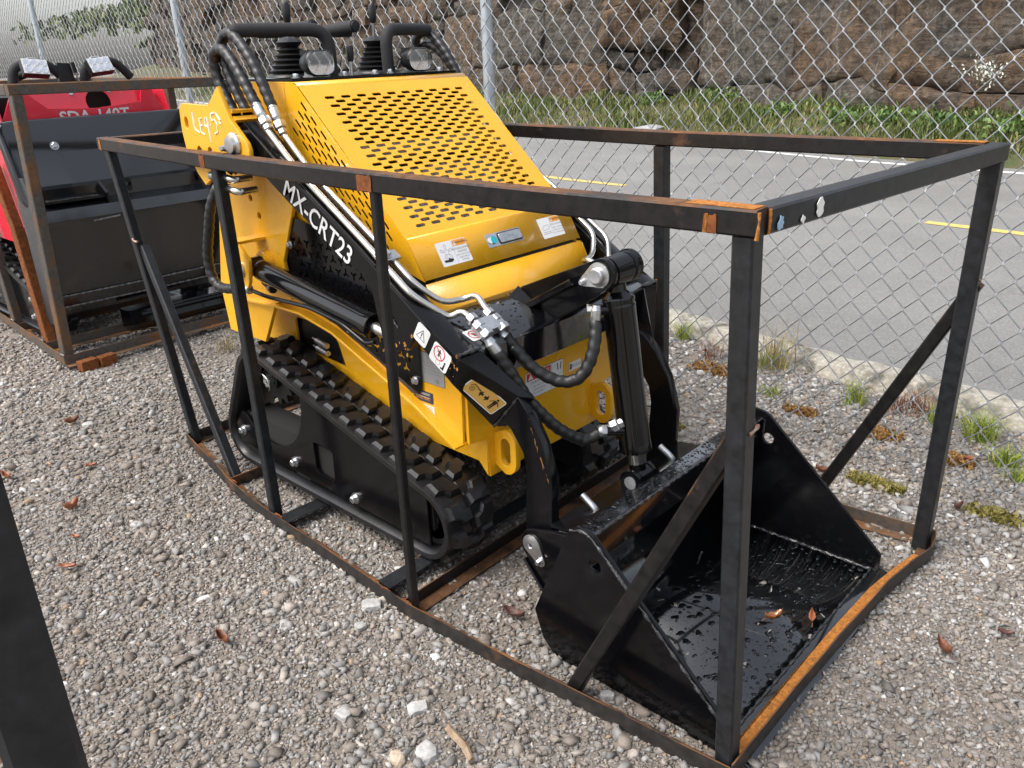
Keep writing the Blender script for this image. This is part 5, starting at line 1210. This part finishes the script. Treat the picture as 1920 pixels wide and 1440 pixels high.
# ---- hydraulic pipes along the arms, clamps, manifold, hoses
def fitting(p, d, parent, r=.013, L=.055, nut=True):
    m = MB(); d = V3(d).normalized(); p = V3(p)
    m.lathe(p, d, [(r * .92, 0), (r, .003), (r, L * .72), (r * .9, L * .76), (r * .75, L)], M['zinc'], 18)
    if nut: m.lathe(p + d * L * .95, d, [(r * 1.15, 0), (r * 1.22, .003), (r * 1.22, .019), (r * 1.05, .022)], M['zinc'], 6); m.lathe(p + d * (L * .95 + .024), d, [(r * .95, 0), (r * .95, .013), (r * .7, .015)], M['zinc'], 6)
    return m.build('hose_fitting', parent, smooth=30)
def hose(pts, r, name='hydraulic_hose', wrap=.029, parent=ld):
    P = spline(pts, .0042)
    def rf(d, a):
        ph = (d / wrap + a) % 1.0; return r * (.86 + .28 * math.sin(math.pi * ph) ** .5)
    m = MB(); m.tube(P, r, M['hose'], 14, rf); return m.build(name, parent, smooth=50)
def arm_top(x):
    T = [(-1.59, 1.297), (-1.462, 1.207), (-1.108, .989), (-.896, .848), (-.743, .757)]; return line_at(T, x)
for s in (-1, 1):
    for k, yy in enumerate((-.424, -.388)):
        x0 = -1.505 if k == 0 else -1.475
        pts = [(x0 - .022, s * -yy * -1 if False else s * abs(yy), arm_top(x0) + .062), (x0 + .03, s * abs(yy), arm_top(x0 + .03) + .038), (-1.36, s * abs(yy), arm_top(-1.36) + .016), (-1.10, s * abs(yy), arm_top(-1.10) + .016)]
        if k == 0: pts += [(-.925, s * .424, .885), (-.868, s * .352, .818), (-.845, s * .328, .836), (-.80, s * .328, .814)]
        else: pts += [(-.955, s * .388, .904), (-.915, s * .330, .845), (-.905, s * .262, .842), (-.87, s * .246, .856), (-.805, s * .266, .818)]
        m = MB(); m.tube(fillet(pts, .035, 6), .0088, M['pipe'], 12); m.build('hydraulic_pipe', arms[s])
    for xc in (-1.345, -1.036):
        m = MB(); ctr = Vector((xc, s * .406, arm_top(xc) + .028)); rot = Matrix.Rotation(math.atan2(.218, .354), 3, 'Y'); m.box(ctr, (.034, .072, .008), M['zinc'], rot); m.box(ctr - rot @ V3((0, 0, .012)), (.028, .012, .024), M['zinc'], rot); hexbolt(m, ctr + rot @ V3((0, 0, .004)), rot @ V3((0, 0, 1)), .0085, .014, M['zinc'], 1.4); m.build('pipe_clamp', arms[s], smooth=30, bevel=.001)
# manifold on the near side of the cross member
m = MB(); rot = Matrix.Rotation(R(32), 3, 'Y'); m.box((-.776, -.298, .800), (.045, .085, .028), M['zinc'], rot)
for yy in (-.328, -.266):
    o_ = Vector((-.776, yy, .800)); d = rot @ V3((1, 0, 0))
    for h0, r_ in ((-.048, .0165), (-.020, .019), (.012, .0195)): m.lathe(o_ + d * h0, d, [(r_ * .92, 0), (r_, .002), (r_, .018), (r_ * .9, .020)], M['zinc'], 6)
m.build('manifold', cross, smooth=30, bevel=.0015)
hA = [(-.733, -.330, .757), (-.716, -.325, .738), (-.704, -.31, .703), (-.690, -.29, .658), (-.677, -.265, .608), (-.657, -.235, .561), (-.630, -.19, .505), (-.604, -.13, .460), (-.588, -.098, .462), (-.576, -.084, .472), (-.570, -.080, .478)]
hB = [(-.755, -.262, .767), (-.737, -.245, .732), (-.695, -.22, .677), (-.640, -.185, .643), (-.600, -.158, .648), (-.580, -.136, .680), (-.575, -.115, .728), (-.583, -.095, .775), (-.590, -.088, .792)]
h1 = hose(hA, .0155); h2 = hose(hB, .0155)
fitting(hA[1], Vector(hA[0]) - Vector(hA[2]), h1, .0155, .055, False); fitting(hB[1], Vector(hB[0]) - Vector(hB[2]), h2, .0155, .055, False)
fitting(hA[-2], Vector((.02, .02, .012)), h1, .0145, .035); fitting(hB[-1], Vector((0, .004, .03)), h2, .0140, .045, False)
# hoses looping over the towers
U1 = [(-1.545, .420, 1.338), (-1.575, .419, 1.375), (-1.61, .417, 1.417), (-1.65, .415, 1.458), (-1.69, .412, 1.487), (-1.725, .411, 1.494), (-1.756, .409, 1.485), (-1.772, .407, 1.458), (-1.766, .404, 1.41), (-1.728, .402, 1.349), (-1.690, .400, 1.295), (-1.66, .398, 1.24)]
U2 = [(-1.515, .388, 1.330), (-1.540, .387, 1.372), (-1.565, .386, 1.415), (-1.603, .385, 1.466), (-1.649, .384, 1.509), (-1.695, .383, 1.535), (-1.735, .382, 1.529), (-1.758, .382, 1.498), (-1.750, .381, 1.446), (-1.705, .381, 1.364), (-1.655, .380, 1.295), (-1.64, .378, 1.24)]
for s in (-1, 1):
    for U_ in (U1, U2):
        P_ = [(x, s * y, z) for x, y, z in U_]; h = hose(P_, .0145); fitting(Vector(P_[0]) + (Vector(P_[1]) - Vector(P_[0])) * .15, Vector(P_[0]) - Vector(P_[1]), h, .0150, .050)
lh = [(-1.80, -.43, 1.12), (-1.84, -.455, 1.04), (-1.872, -.462, .955), (-1.908, -.462, .865), (-1.905, -.461, .800), (-1.868, -.460, .768), (-1.80, -.458, .770), (-1.745, -.456, .783)]
h = hose(lh, .0150)
for p_, d_ in (((-1.70, -.472, 1.142), (-.9, -.45, .1)), ((-1.685, -.470, 1.108), (-.9, -.4, -.35))):
    m = MB(); p_ = V3(p_); d_ = V3(d_).normalized(); e = p_ + V3((.07, 0, -.008)); m.tube(fillet([e + V3((0, .05, 0)), e + V3((0, -.012, 0)), p_ + V3((.02, -.012, 0)), p_ + V3((-.03, -.012, 0))], .02), .011, M['pipe'], 12); m.lathe(p_ + V3((.015, -.012, 0)), (-1, 0, -.05), [(.015, 0), (.016, .003), (.016, .020), (.013, .022)], M['zinc'], 6); m.lathe(p_ + V3((-.012, -.012, 0)), (-1, 0, -.05), [(.0135, 0), (.0135, .04), (.011, .045)], M['zinc'], 16); m.build('elbow_fitting', ti if False else ld, smooth=30)
# chalked lot number on the near tower
def stroke(pts): 
    m_.tube([(x, -.4757, z) for x, z in pts], .0026, M['chalk'], 5, lambda d, a: .0026 * (1 + .3 * math.sin(d * 60)))
m_ = MB()
stroke([(-1.822, 1.322), (-1.822, 1.283), (-1.818, 1.271), (-1.795, 1.262)]); stroke([(-1.770, 1.306), (-1.784, 1.304), (-1.783, 1.264), (-1.766, 1.258)]); stroke([(-1.782, 1.285), (-1.771, 1.284)])
stroke([(-1.751, 1.308), (-1.755, 1.286), (-1.738, 1.280)]); stroke([(-1.738, 1.310), (-1.736, 1.275), (-1.734, 1.236)]); stroke([(-1.722, 1.287), (-1.720, 1.287)])
stroke([(-1.690, 1.323), (-1.712, 1.319), (-1.710, 1.300), (-1.695, 1.304), (-1.684, 1.290), (-1.688, 1.268), (-1.704, 1.263)]); stroke([(-1.684, 1.322), (-1.662, 1.302)]); stroke([(-1.670, 1.298), (-1.664, 1.292)])
tw_near = [o for o in ld.children if o.name.startswith('tower_plate')][0]
m_.build('chalk_number', tw_near, smooth=40)

# ---- operator deck, grips, levers, work lamps
m = MB(); m.xz([(-1.495, 1.401), (-1.495, 1.409), (-1.93, 1.409), (-1.93, 1.401)], -.325, .325, B, bev=.001); deck = m.build('control_deck', ld, smooth=30)
for s in (-1, 1):
    m = MB(); m.tube(fillet([(-1.594, s * .113, 1.40), (-1.596, s * .113, 1.54), (-1.640, s * .24, 1.543), (-1.682, s * .372, 1.543)], .055, 10), .0195, M['foam'], 20); m.sphere((-1.682, s * .372, 1.543), .0195, M['foam'], 16, 8); m.build('grab_bar', ld, smooth=60)
    m = MB(); m.tube(fillet([(-1.71, s * .082, 1.556), (-1.86, s * .082, 1.548), (-1.88, s * .12, 1.546), (-1.88, s * .185, 1.546)], .04, 8), .0195, M['foam'], 20); m.lathe((-1.709, s * .082, 1.556), (1, 0, 0), [(.017, 0), (.0165, .004), (.012, .0045)], M['plastic'], 18); m.build('reference_bar', ld, smooth=60)
    # bellows boot
    prof = [(.078, 0)]; zz = 0
    for k in range(6):
        r0 = .076 - k * .0068; prof += [(r0, .004 + k * .015), (r0 - .015, .0115 + k * .015)]
    prof += [(.036, .094), (.040, .101), (.022, .114), (.007, .117)]
    m = MB(); m.lathe((-1.725, s * .170, 1.409), (0, 0, 1), prof, M['plastic'], 28); m.cyl((-1.725, s * .17, 1.52), (-1.722, s * .168, 1.575), .005, M['zinc'], n=10); m.lathe((-1.722, s * .168, 1.565), (.03, 0, 1), [(.008, 0), (.012, .01), (.0135, .05), (.010, .058)], M['plastic'], 16); m.build('joystick', ld, smooth=40)
    # oval twin-LED lamp
    c0 = Vector((-1.538, s * .197, 1.447)); m = MB(); U_, W_ = V3(Yv), V3(Z_)
    def oval(w, h, n=24): return rrect(0, 0, w, h, h * .49, 6)
    secs = [(-.062, .050, .036), (-.050, .072, .050), (-.020, .098, .068), (.0, .106, .074), (.010, .106, .074), (.014, .100, .068)]
    q = []; 
    for xo, w, h_ in secs: q += [c0 + V3((xo, a, b_)) for a, b_ in oval(w, h_)]
    n = len(oval(1, 1)); f = [(k * n + i, k * n + (i + 1) % n, (k + 1) * n + (i + 1) % n, (k + 1) * n + i) for k in range(len(secs) - 1) for i in range(n)] + [tuple(range(n))]
    m.add(q, f, M['plastic'])
    for k in range(5): m.box(c0 + V3((-.030, -.028 + .014 * k, .030)), (.040, .004, .014), M['plastic'])
    lamp = m.build('work_lamp', ld, smooth=40)
    m = MB(); q = [c0 + V3((.012, a, b_)) for a, b_ in oval(.096, .064)] + [c0 + V3((-.004, a, b_)) for a, b_ in oval(.080, .050)]; n = len(oval(1, 1)); m.add(q, [(i, (i + 1) % n, n + (i + 1) % n, n + i) for i in range(n)] + [tuple(range(n, 2 * n))], M['engine'])
    for dy in (-.021, .021): m.lathe(c0 + V3((-.003, dy, 0)), (1, 0, 0), [(.019, .0), (.018, .004), (.006, .0005)], M['reflector'], 20, False); m.sphere(c0 + V3((.002, dy, 0)), .009, M['glass'], 12, 8)
    m.build('reflector', lamp, smooth=40)
    m = MB(); m.plate(c0 + V3((.0125, 0, 0)), Yv, Z_, oval(.097, .065), M['glass'], .002, bev=0); m.build('lens', lamp, smooth=20)
    m = MB(); m.box((-1.560, s * .197, 1.4105), (.05, .06, .004), M['zinc']); m.plate((-1.555, s * .197 - .030, 1.428), XS, Z_, [(-.022, -.018), (.022, -.018), (.010, .022), (-.010, .022)], M['zinc'], .003, bev=0); m.plate((-1.555, s * .197 + .030, 1.428), XS, Z_, [(-.022, -.018), (.022, -.018), (.010, .022), (-.010, .022)], M['zinc'], .003, bev=0); m.build('lamp_bracket', lamp)
m = MB(); m.cyl((-1.60, -.035, 1.408), (-1.60, -.033, 1.455), .005, M['zinc'], n=10); m.lathe((-1.60, -.033, 1.448), (0, .02, 1), [(.008, 0), (.010, .004), (.0115, .040), (.010, .046)], M['plastic'], 14); m.build('throttle_lever', ld, smooth=40)
for (x, y) in ((-1.55, -.10), (-1.62, -.12), (-1.57, .10), (-1.62, .13), (-1.53, .28), (-1.55, .02), (-1.53, -.29)):
    m = MB(); hexbolt(m, (x, y, 1.409), (0, 0, 1), .008, .012, M['zinc'], 1.5); m.build('bolt', deck)
m = MB(); m.sphere((-1.80, -.30, 1.385), .026, M['plastic'], 16, 10); m.cyl((-1.80, -.30, 1.30), (-1.80, -.30, 1.375), .008, M['plastic'], n=10); m.build('rear_knob', ld, smooth=50)

# ---- bucket
bk = MB()
SP = [(-.512, .122), (-.486, .045), (-.445, .004), (.052, .004), (.052, .070), (-.322, .412), (-.338, .420), (-.372, .424), (-.392, .412), (-.402, .392)]
prof = [(-.400, .330), (-.470, .165), (-.478, .110), (-.462, .060), (-.425, .022), (-.38, .012), (.060, .012)]
t_ = .008; q = []; f = []
for i, (x, z) in enumerate(prof):
    q += [(x, -.432, z), (x, .432, z)]
    if i: f.append((2 * i - 2, 2 * i, 2 * i + 1, 2 * i - 1))
bk.add(q, f, M['black_wet']); bucket = bk.build('bucket', ld, smooth=50); sd = bucket.modifiers.new('t', 'SOLIDIFY'); sd.thickness = .008; sd.offset = 1
for s in (-1, 1):
    m = MB(); m.xz(SP, s * .444, s * .434, B, [circle(-.320, .335, .0175, 20)], .001); sp = m.build('side_plate', bucket, smooth=30)
    m = MB(); m.box((-.24, s * .4385, .02), (.0, .0, .0), B) if False else None
    off_ = s * .4462
    bead('weld_bead', [(-.392, off_ - s * .001, .405), (-.360, off_ - s * .001, .414), (-.328, off_ - s * .001, .405), (-.22, off_ - s * .001, .309), (-.10, off_ - s * .001, .199), (.03, off_ - s * .001, .080)], .0040, M['weld_black'], bucket, .45)
    bead('weld_bead', [(-.37, s * .4305, .0155), (-.2, s * .4305, .0155), (.045, s * .4305, .0155)], .0055, M['weld_black'], bucket, .3); bead('weld_bead', [(-.335, s * .4325, .395), (-.338, s * .4325, .335)], .004, M['weld_black'], bucket, .3)
    # wear shoe under the front corner
    m = MB(); m.box((.0, s * .447, .010), (.10, .008, .012), B); m.build('wear_shoe', bucket)
m = MB(); m.xz([(-.398, .312), (-.346, .312), (-.342, .318), (-.342, .392), (-.350, .398), (-.398, .394)], -.4335, .4335, M['black_wet'], bev=.002); m.build('top_bar', bucket, smooth=30)
bead('weld_bead', [(-.343, -.43, .3965), (-.343, 0, .3965), (-.343, .43, .3965)], .0038, M['weld_black'], bucket, .4)
m = MB(); m.xz([(.035, .0205), (.035, .004), (.104, .0015), (.100, .0055), (.055, .0205)], -.449, .449, M['black_wet'], bev=.0008); m.build('cutting_edge', bucket, smooth=25)
bead('weld_bead', [(.033, -.43, .0215), (.033, 0, .0215), (.033, .43, .0215)], .0040, M['weld_black'], bucket, .35)
# rain standing on the bucket: floor, top bar, back
def drops(name, n, area, zf, parent, rmin, rmax, big=.06, p=2.2):
    m = MB(); placed = []
    for i in range(n * 4):
        if len(placed) >= n: break
        (x0, x1), (y0, y1) = area; x = random.uniform(x0, x1); y = random.uniform(y0, y1)
        r = rmin + (rmax - rmin) * (random.random() ** p) * (1.0 if random.random() < .9 else 1.3)
        if any((x - a) ** 2 + (y - b_) ** 2 < ((r + c) * 1.05) ** 2 for a, b_, c in placed[-400:]): continue
        placed.append((x, y, r)); k = 7 if r < .004 else 12; base = []; ph = [random.uniform(0, 6.3) for _ in range(3)]
        irr = 0 if r < .0045 else .38; st = 1 if r < .006 else random.uniform(1.0, 1.5); an = random.uniform(0, 3.1)
        pts = []
        for (sc_, hh) in ((1.0, 0.0), (.95, .55), (.80, .92), (.0, 1.0)):
            ring_ = []
            for j in range(k):
                a = 2 * math.pi * j / k; rr = r * sc_ * (1 + irr * (.5 * math.sin(2 * a + ph[0]) + .35 * math.sin(3 * a + ph[1]) + .2 * math.sin(5 * a + ph[2])))
                ux, uy = rr * math.cos(a) * st, rr * math.sin(a); ring_.append((x + ux * math.cos(an) - uy * math.sin(an), y + ux * math.sin(an) + uy * math.cos(an), zf(x, y) + min(r * .34, .0013) * hh))
            pts += ring_ if sc_ > 0 else [(x, y, zf(x, y) + min(r * .34, .0013) * hh)]
        fs = [(q_ * k + j, q_ * k + (j + 1) % k, (q_ + 1) * k + (j + 1) % k, (q_ + 1) * k + j) for q_ in range(2) for j in range(k)] + [(2 * k + j, 2 * k + (j + 1) % k, 3 * k) for j in range(k)]
        m.add(pts, fs, M['water'])
    o = m.build(name, parent, smooth=0); o.data.polygons.foreach_set('use_smooth', [True] * len(o.data.polygons)); o['kind'] = 'stuff'; return o
random.seed(11)
drops('water_drops', 1500, ((-.36, .03), (-.42, .42)), lambda x, y: .0125, bucket, .0012, .0105, p=4.5)
drops('water_drops', 260, ((-.392, -.352), (-.43, .43)), lambda x, y: .3945 + (x + .398) * .08, bucket, .0018, .008, p=2.6)
drops('water_drops', 260, ((-.900, -.755), (-.36, .30)), lambda x, y: .7665 + (x + .750) * -.3613, cross, .0014, .0048, p=2.0)
# quick-attach frame behind the bucket
for s in (-1, 1):
    qa = [(-.470, .300), (-.541, .287), (-.620, .264), (-.638, .254), (-.651, .228), (-.648, .196), (-.630, .170), (-.585, .125), (-.520, .06), (-.490, .07)]
    m = MB(); m.xz(qa, s * .336, s * .322, B, bev=.002); pq = m.build('attach_plate', bucket, smooth=30)
    m = MB(); m.lathe((-.612, s * .336, .220), (0, s, 0), [(.027, 0), (.026, .006), (.018, .009), (.008, .010), (.006, .006)], M['zinc'], 28); m.plate((0, s * .339, 0), XS, Z_, [(-.612 + .030 * math.cos(R(a)), .220 + .030 * math.sin(R(a))) for a in range(35, 216, 20)] + [(-.580 + .016 * math.cos(R(a)), .181 + .016 * math.sin(R(a))) for a in range(216, 396, 30)], M['zinc'], .006); hexbolt(m, (-.580, s * .342, .183), (0, s, 0), .0085, .014, M['zinc'], 1.3); m.build('hinge_pin', bucket, smooth=30)
    m = MB(); m.sweep([(-.640, s * .318, .165), (-.570, s * .318, .085)], SQ(.05, .008, .002), B, up=(.5, 0, .8)); m.build('attach_hook', bucket)
    y = s * .192
    m = MB(); m.tube(fillet([(-.553, y, .331), (-.505, y, .303), (-.492, y + .004, .262), (-.478, y + .004, .20)], .022, 6), .0095, M['zinc'], 14); m.build('lock_pin', bucket, smooth=50)
m = MB(); m.xz([(-.450, .300), (-.438, .306), (-.522, .090), (-.534, .086)], -.320, .320, B, bev=.001); m.xz([(-.56, .296), (-.44, .310), (-.44, .300), (-.56, .286)], -.320, .320, B, bev=.001); m.build('attach_back', bucket, smooth=30)
for s in (-1, 1):
    cl = [(-.535, .325)] + arc(-.498, .322, .038, 170, 10, 8) + [(-.455, .27), (-.47, .22), (-.52, .23)]
    m = MB(); m.xz(cl, s * .042, s * .030, B, bev=.002); c_ = m.build('cylinder_clevis', bucket, smooth=30)
    m = MB(); m.cyl((-.498, s * .041, .322), (-.498, s * .045, .322), .019, M['engine'], n=24); m.build('clevis_pin', bucket)

# ================================================================== RED COMPACT LOADER
rl = empty('compact_track_loader', (-4.7, .22, 0), 'red mini track loader standing behind, large black bucket upright in front', 'loader', 'compact track loaders')
RD = M['red']; cyr = .20
# bucket seen from the front: moulded back panel above, folded shell below
def yz(outer, x, t, mat, holes=(), bev=.002):
    m = MB(); m.plate((x, cyr, 0), Yv, Z_, outer, mat, t, holes, bev); return m
panel = rrect(.0, 1.02, 1.02, .37, .06, 6)
pm = NT('grey_black_panel'); pm.set(Base_Color=(.007, .008, .0095), Roughness=.14, Specular_IOR_Level=.9); GB = pm.m
m = MB(); q = []; f = []
secs = [(0, 1.0), (.02, .995), (.035, .975), (.035, .90)]
out = rrect(0, 1.0, 1.06, .44, .07, 8); n = len(out)
for xo, k in ((-.05, 1.0), (-.012, 1.0), (.0, .99), (.006, .965)): q += [(-4.02 + xo - (b_ - .80) * .36, cyr + a * k, 1.0 + (b_ - 1.0) * k) for a, b_ in out]
f = [(k * n + i, k * n + (i + 1) % n, (k + 1) * n + (i + 1) % n, (k + 1) * n + i) for k in range(3) for i in range(n)] + [tuple(range(3 * n, 4 * n))]
m.add(q, f, GB); rb = m.build('bucket', rl, smooth=35)
m = MB(); m.plate((-4.02 + .80 * .36 + .004, cyr, 0), Yv, (-.36, 0, 1), [(a_, b_ * 1.0628) for a_, b_ in rrect(.10, .965, .74, .17, .015, 4)], GB, .012, bev=.004); m.build('recess_panel', rb, smooth=30)
m = MB(); hexbolt(m, (-4.02 - .285 * .36 + .006, -.09, 1.085), (1, 0, .36), .016, .016, M['zinc'], 1.4); m.build('bolt', rb)
shell = [(-4.10, .905), (-3.985, .885), (-3.985, .815), (-3.90, .79), (-3.885, .735), (-3.905, .70), (-3.93, .50), (-3.99, .27), (-4.10, .20)]
m = MB(); m.xz(shell, cyr - .50, cyr + .52, GB, bev=.003); m.build('shell', rb, smooth=25)
for s, yy in ((-1, cyr - .505), (1, cyr + .525)):
    m = MB(); m.xz([(-4.16, .95), (-4.02, .95), (-3.93, .80), (-3.87, .74), (-3.90, .42), (-3.99, .17), (-4.16, .16)], yy - .008, yy + .008, M['satin'], bev=.002); m.build('side_plate', rb, smooth=30)
m = MB(); m.box((-3.955, cyr - .32, .828), (.085, .30, .012), B); m.build('step', rb); drops('water_drops', 160, ((-3.99, -3.92), (cyr - .46, cyr - .18)), lambda x, y: .8345, rb, .003, .010)
m = MB(); m.xz([(-3.985, .90), (-3.90, .845), (-3.90, .74), (-3.985, .815)], cyr - .165, cyr - .150, B); m.build('gusset', rb)
for z_, x_ in ((.335, -3.963), (.272, -3.985)): bead('weld_bead', [(x_ - .004, cyr - .49, z_), (x_ - .004, cyr, z_ - .004), (x_ - .004, cyr + .5, z_)], .005, M['weld'], rb, .3)
m = MB(); m.tube([(-3.895, -.06, .713), (-3.893, .08, .720)], .006, M['weld'], 8); m.build('weld_bead', rb)
m = MB(); m.xz([(-4.1, .17), (-3.96, .17), (-3.94, .10), (-4.1, .06)], cyr - .15, cyr + .55, B); m.build('lower_beam', rb, smooth=25)
m = MB(); m.tube([(-3.93, cyr - .1, .152), (-3.93, cyr + .5, .152)], .016, B, 14); m.build('lower_tube', rb)
for yy in (.18, .62):
    m = MB(); m.plate((-3.974, yy, .865), Yv, Z_, rrect(0, 0, .055, .07, .012), B, .012, [slot(0, 0, .045, .02, 0)]); m.build('lift_eye', rb)
# body
m = MB(); m.plate((-4.32, cyr, 0), Yv, Z_, [(-.44, .60), (-.44, 1.22), (-.375, 1.345), (-.30, 1.345), (-.21, 1.262), (.05, 1.248), (.30, 1.270), (.315, 1.355), (.36, 1.355), (.46, 1.16), (.46, .60)], RD, .012); body = m.build('front_cowl', rl, smooth=25)
m = MB(); m.plate((-4.335, cyr, 1.225), (0, 1, 0), (-.25, 0, 1), [(-.31, 0), (.32, 0), (.32, .165), (-.31, .165)], RD, .008, [circle(.075, .055, .068, 24)]); m.build('upper_cowl', rl, smooth=25)
m = MB(); m.box((-4.46, cyr, 1.26), (.02, .6, .22), M['dark']); m.build('cowl_back', rl)
for yy, zz in ((-.06, 1.330), (.145, 1.335)):
    m = MB(); hexbolt(m, (-4.352 - .25 * (zz - 0) * .0 - .335, cyr + yy, zz), (1, 0, .2), .014, .014, M['zinc'], 1.3) if False else hexbolt(m, (-4.331 - .25 * (zz - 1.19), cyr + yy, zz), (1, 0, .2), .014, .014, M['zinc'], 1.3); m.build('bolt', rl)
m = MB(); m.xz([(-4.30, .55), (-4.30, 1.20), (-4.36, 1.36), (-5.30, 1.36), (-5.40, .55)], cyr - .455, cyr - .445, RD); m.build('side_cover', rl, smooth=25); m = MB(); m.xz([(-4.30, .55), (-4.30, 1.20), (-4.36, 1.36), (-5.30, 1.36), (-5.40, .55)], cyr + .455, cyr + .465, RD); m.build('side_cover', rl, smooth=25)
m = MB(); m.box((-4.85, cyr, .95), (.85, .86, .75), M['dark']); m.build('engine', rl)
m = MB(); m.text('SDA-140T', (-4.3135, cyr + .03, 1.208), Yv, Z_, .085, M['white'], .0008, 0, 1.0, 1.05, .02); m.build('lettering', body, smooth=0)
make_track(rl, -3.40, -1, cyr, yt=.50); make_track(rl, -3.40, 1, cyr, yt=.50)
m = MB(); m.xz([(x - 3.40, z) for x, z in [(-1.75, .42), (-.957, .272), (-.957, .105), (-2.02, .128), (-2.03, .3)]], cyr - .485, cyr - .475, BA); tf = m.build('track_frame', rl, smooth=30)
for x, z in ((-4.42, .25), (-4.45, .14), (-4.75, .14), (-5.1, .15)):
    m = MB(); hexbolt(m, (x, cyr - .487, z), (0, -1, 0), .014, .020, M['zinc']); m.build('bolt', tf)
# lamps and grips above the cowl
for s, yy in ((-1, -.035), (1, .30)):
    m = MB(); c0 = Vector((-4.30, yy, 1.462)); rot = Matrix.Rotation(R(-28), 3, 'Y') @ Matrix.Rotation(R(6 * s), 3, 'X'); m.box(c0, (.045, .125, .085), M['plastic'], rot); lm = m.build('work_lamp', rl, bevel=.003)
    m = MB(); m.box(c0 + rot @ V3((.024, 0, 0)), (.004, .120, .080), M['white'], rot); m.build('lens', lm)
    m = MB()
    for a in (-.039, 0, .039):
        for b_ in (-.019, .019): m.lathe(c0 + rot @ V3((.0262, a, b_)), rot @ V3((1, 0, 0)), [(.0175, 0), (.0165, .003), (.008, .0012)], M['reflector'], 14)
    m.build('led_cups', lm, smooth=40)
    m = MB(); m.tube(fillet([c0 + rot @ V3((0, -.03, .042)), c0 + rot @ V3((0, -.02, .058)), c0 + rot @ V3((0, .02, .058)), c0 + rot @ V3((0, .03, .042))], .01), .005, M['zinc'], 8); m.build('lamp_bail', lm)
    y2 = cyr + (-.32 if s < 0 else .05)
    m = MB(); m.tube(fillet([(-4.42, y2, 1.38), (-4.42, y2 + .02, 1.475), (-4.45, y2 + .20, 1.495), (-4.45, y2 + .28, 1.40)], .06, 8), .024, M['foam'], 16); m.tube(fillet([(-4.5, y2 + .05, 1.42), (-4.52, y2 + .15, 1.45)], .02), .020, M['foam'], 12); m.build('grab_bar', rl, smooth=50)
m = MB(); m.plate((-4.44, .165, 1.43), Yv, Z_, [(-.045, -.06), (.045, -.06), (.03, .055), (-.035, .06)], M['plastic'], .03); m.build('gauge_pod', rl); m = MB(); m.cyl((-4.40, .215, 1.39), (-4.40, .205, 1.44), .005, M['zinc'], n=8); m.cyl((-4.40, .206, 1.435), (-4.40, .200, 1.49), .010, M['plastic'], n=10); m.build('throttle_lever', rl)
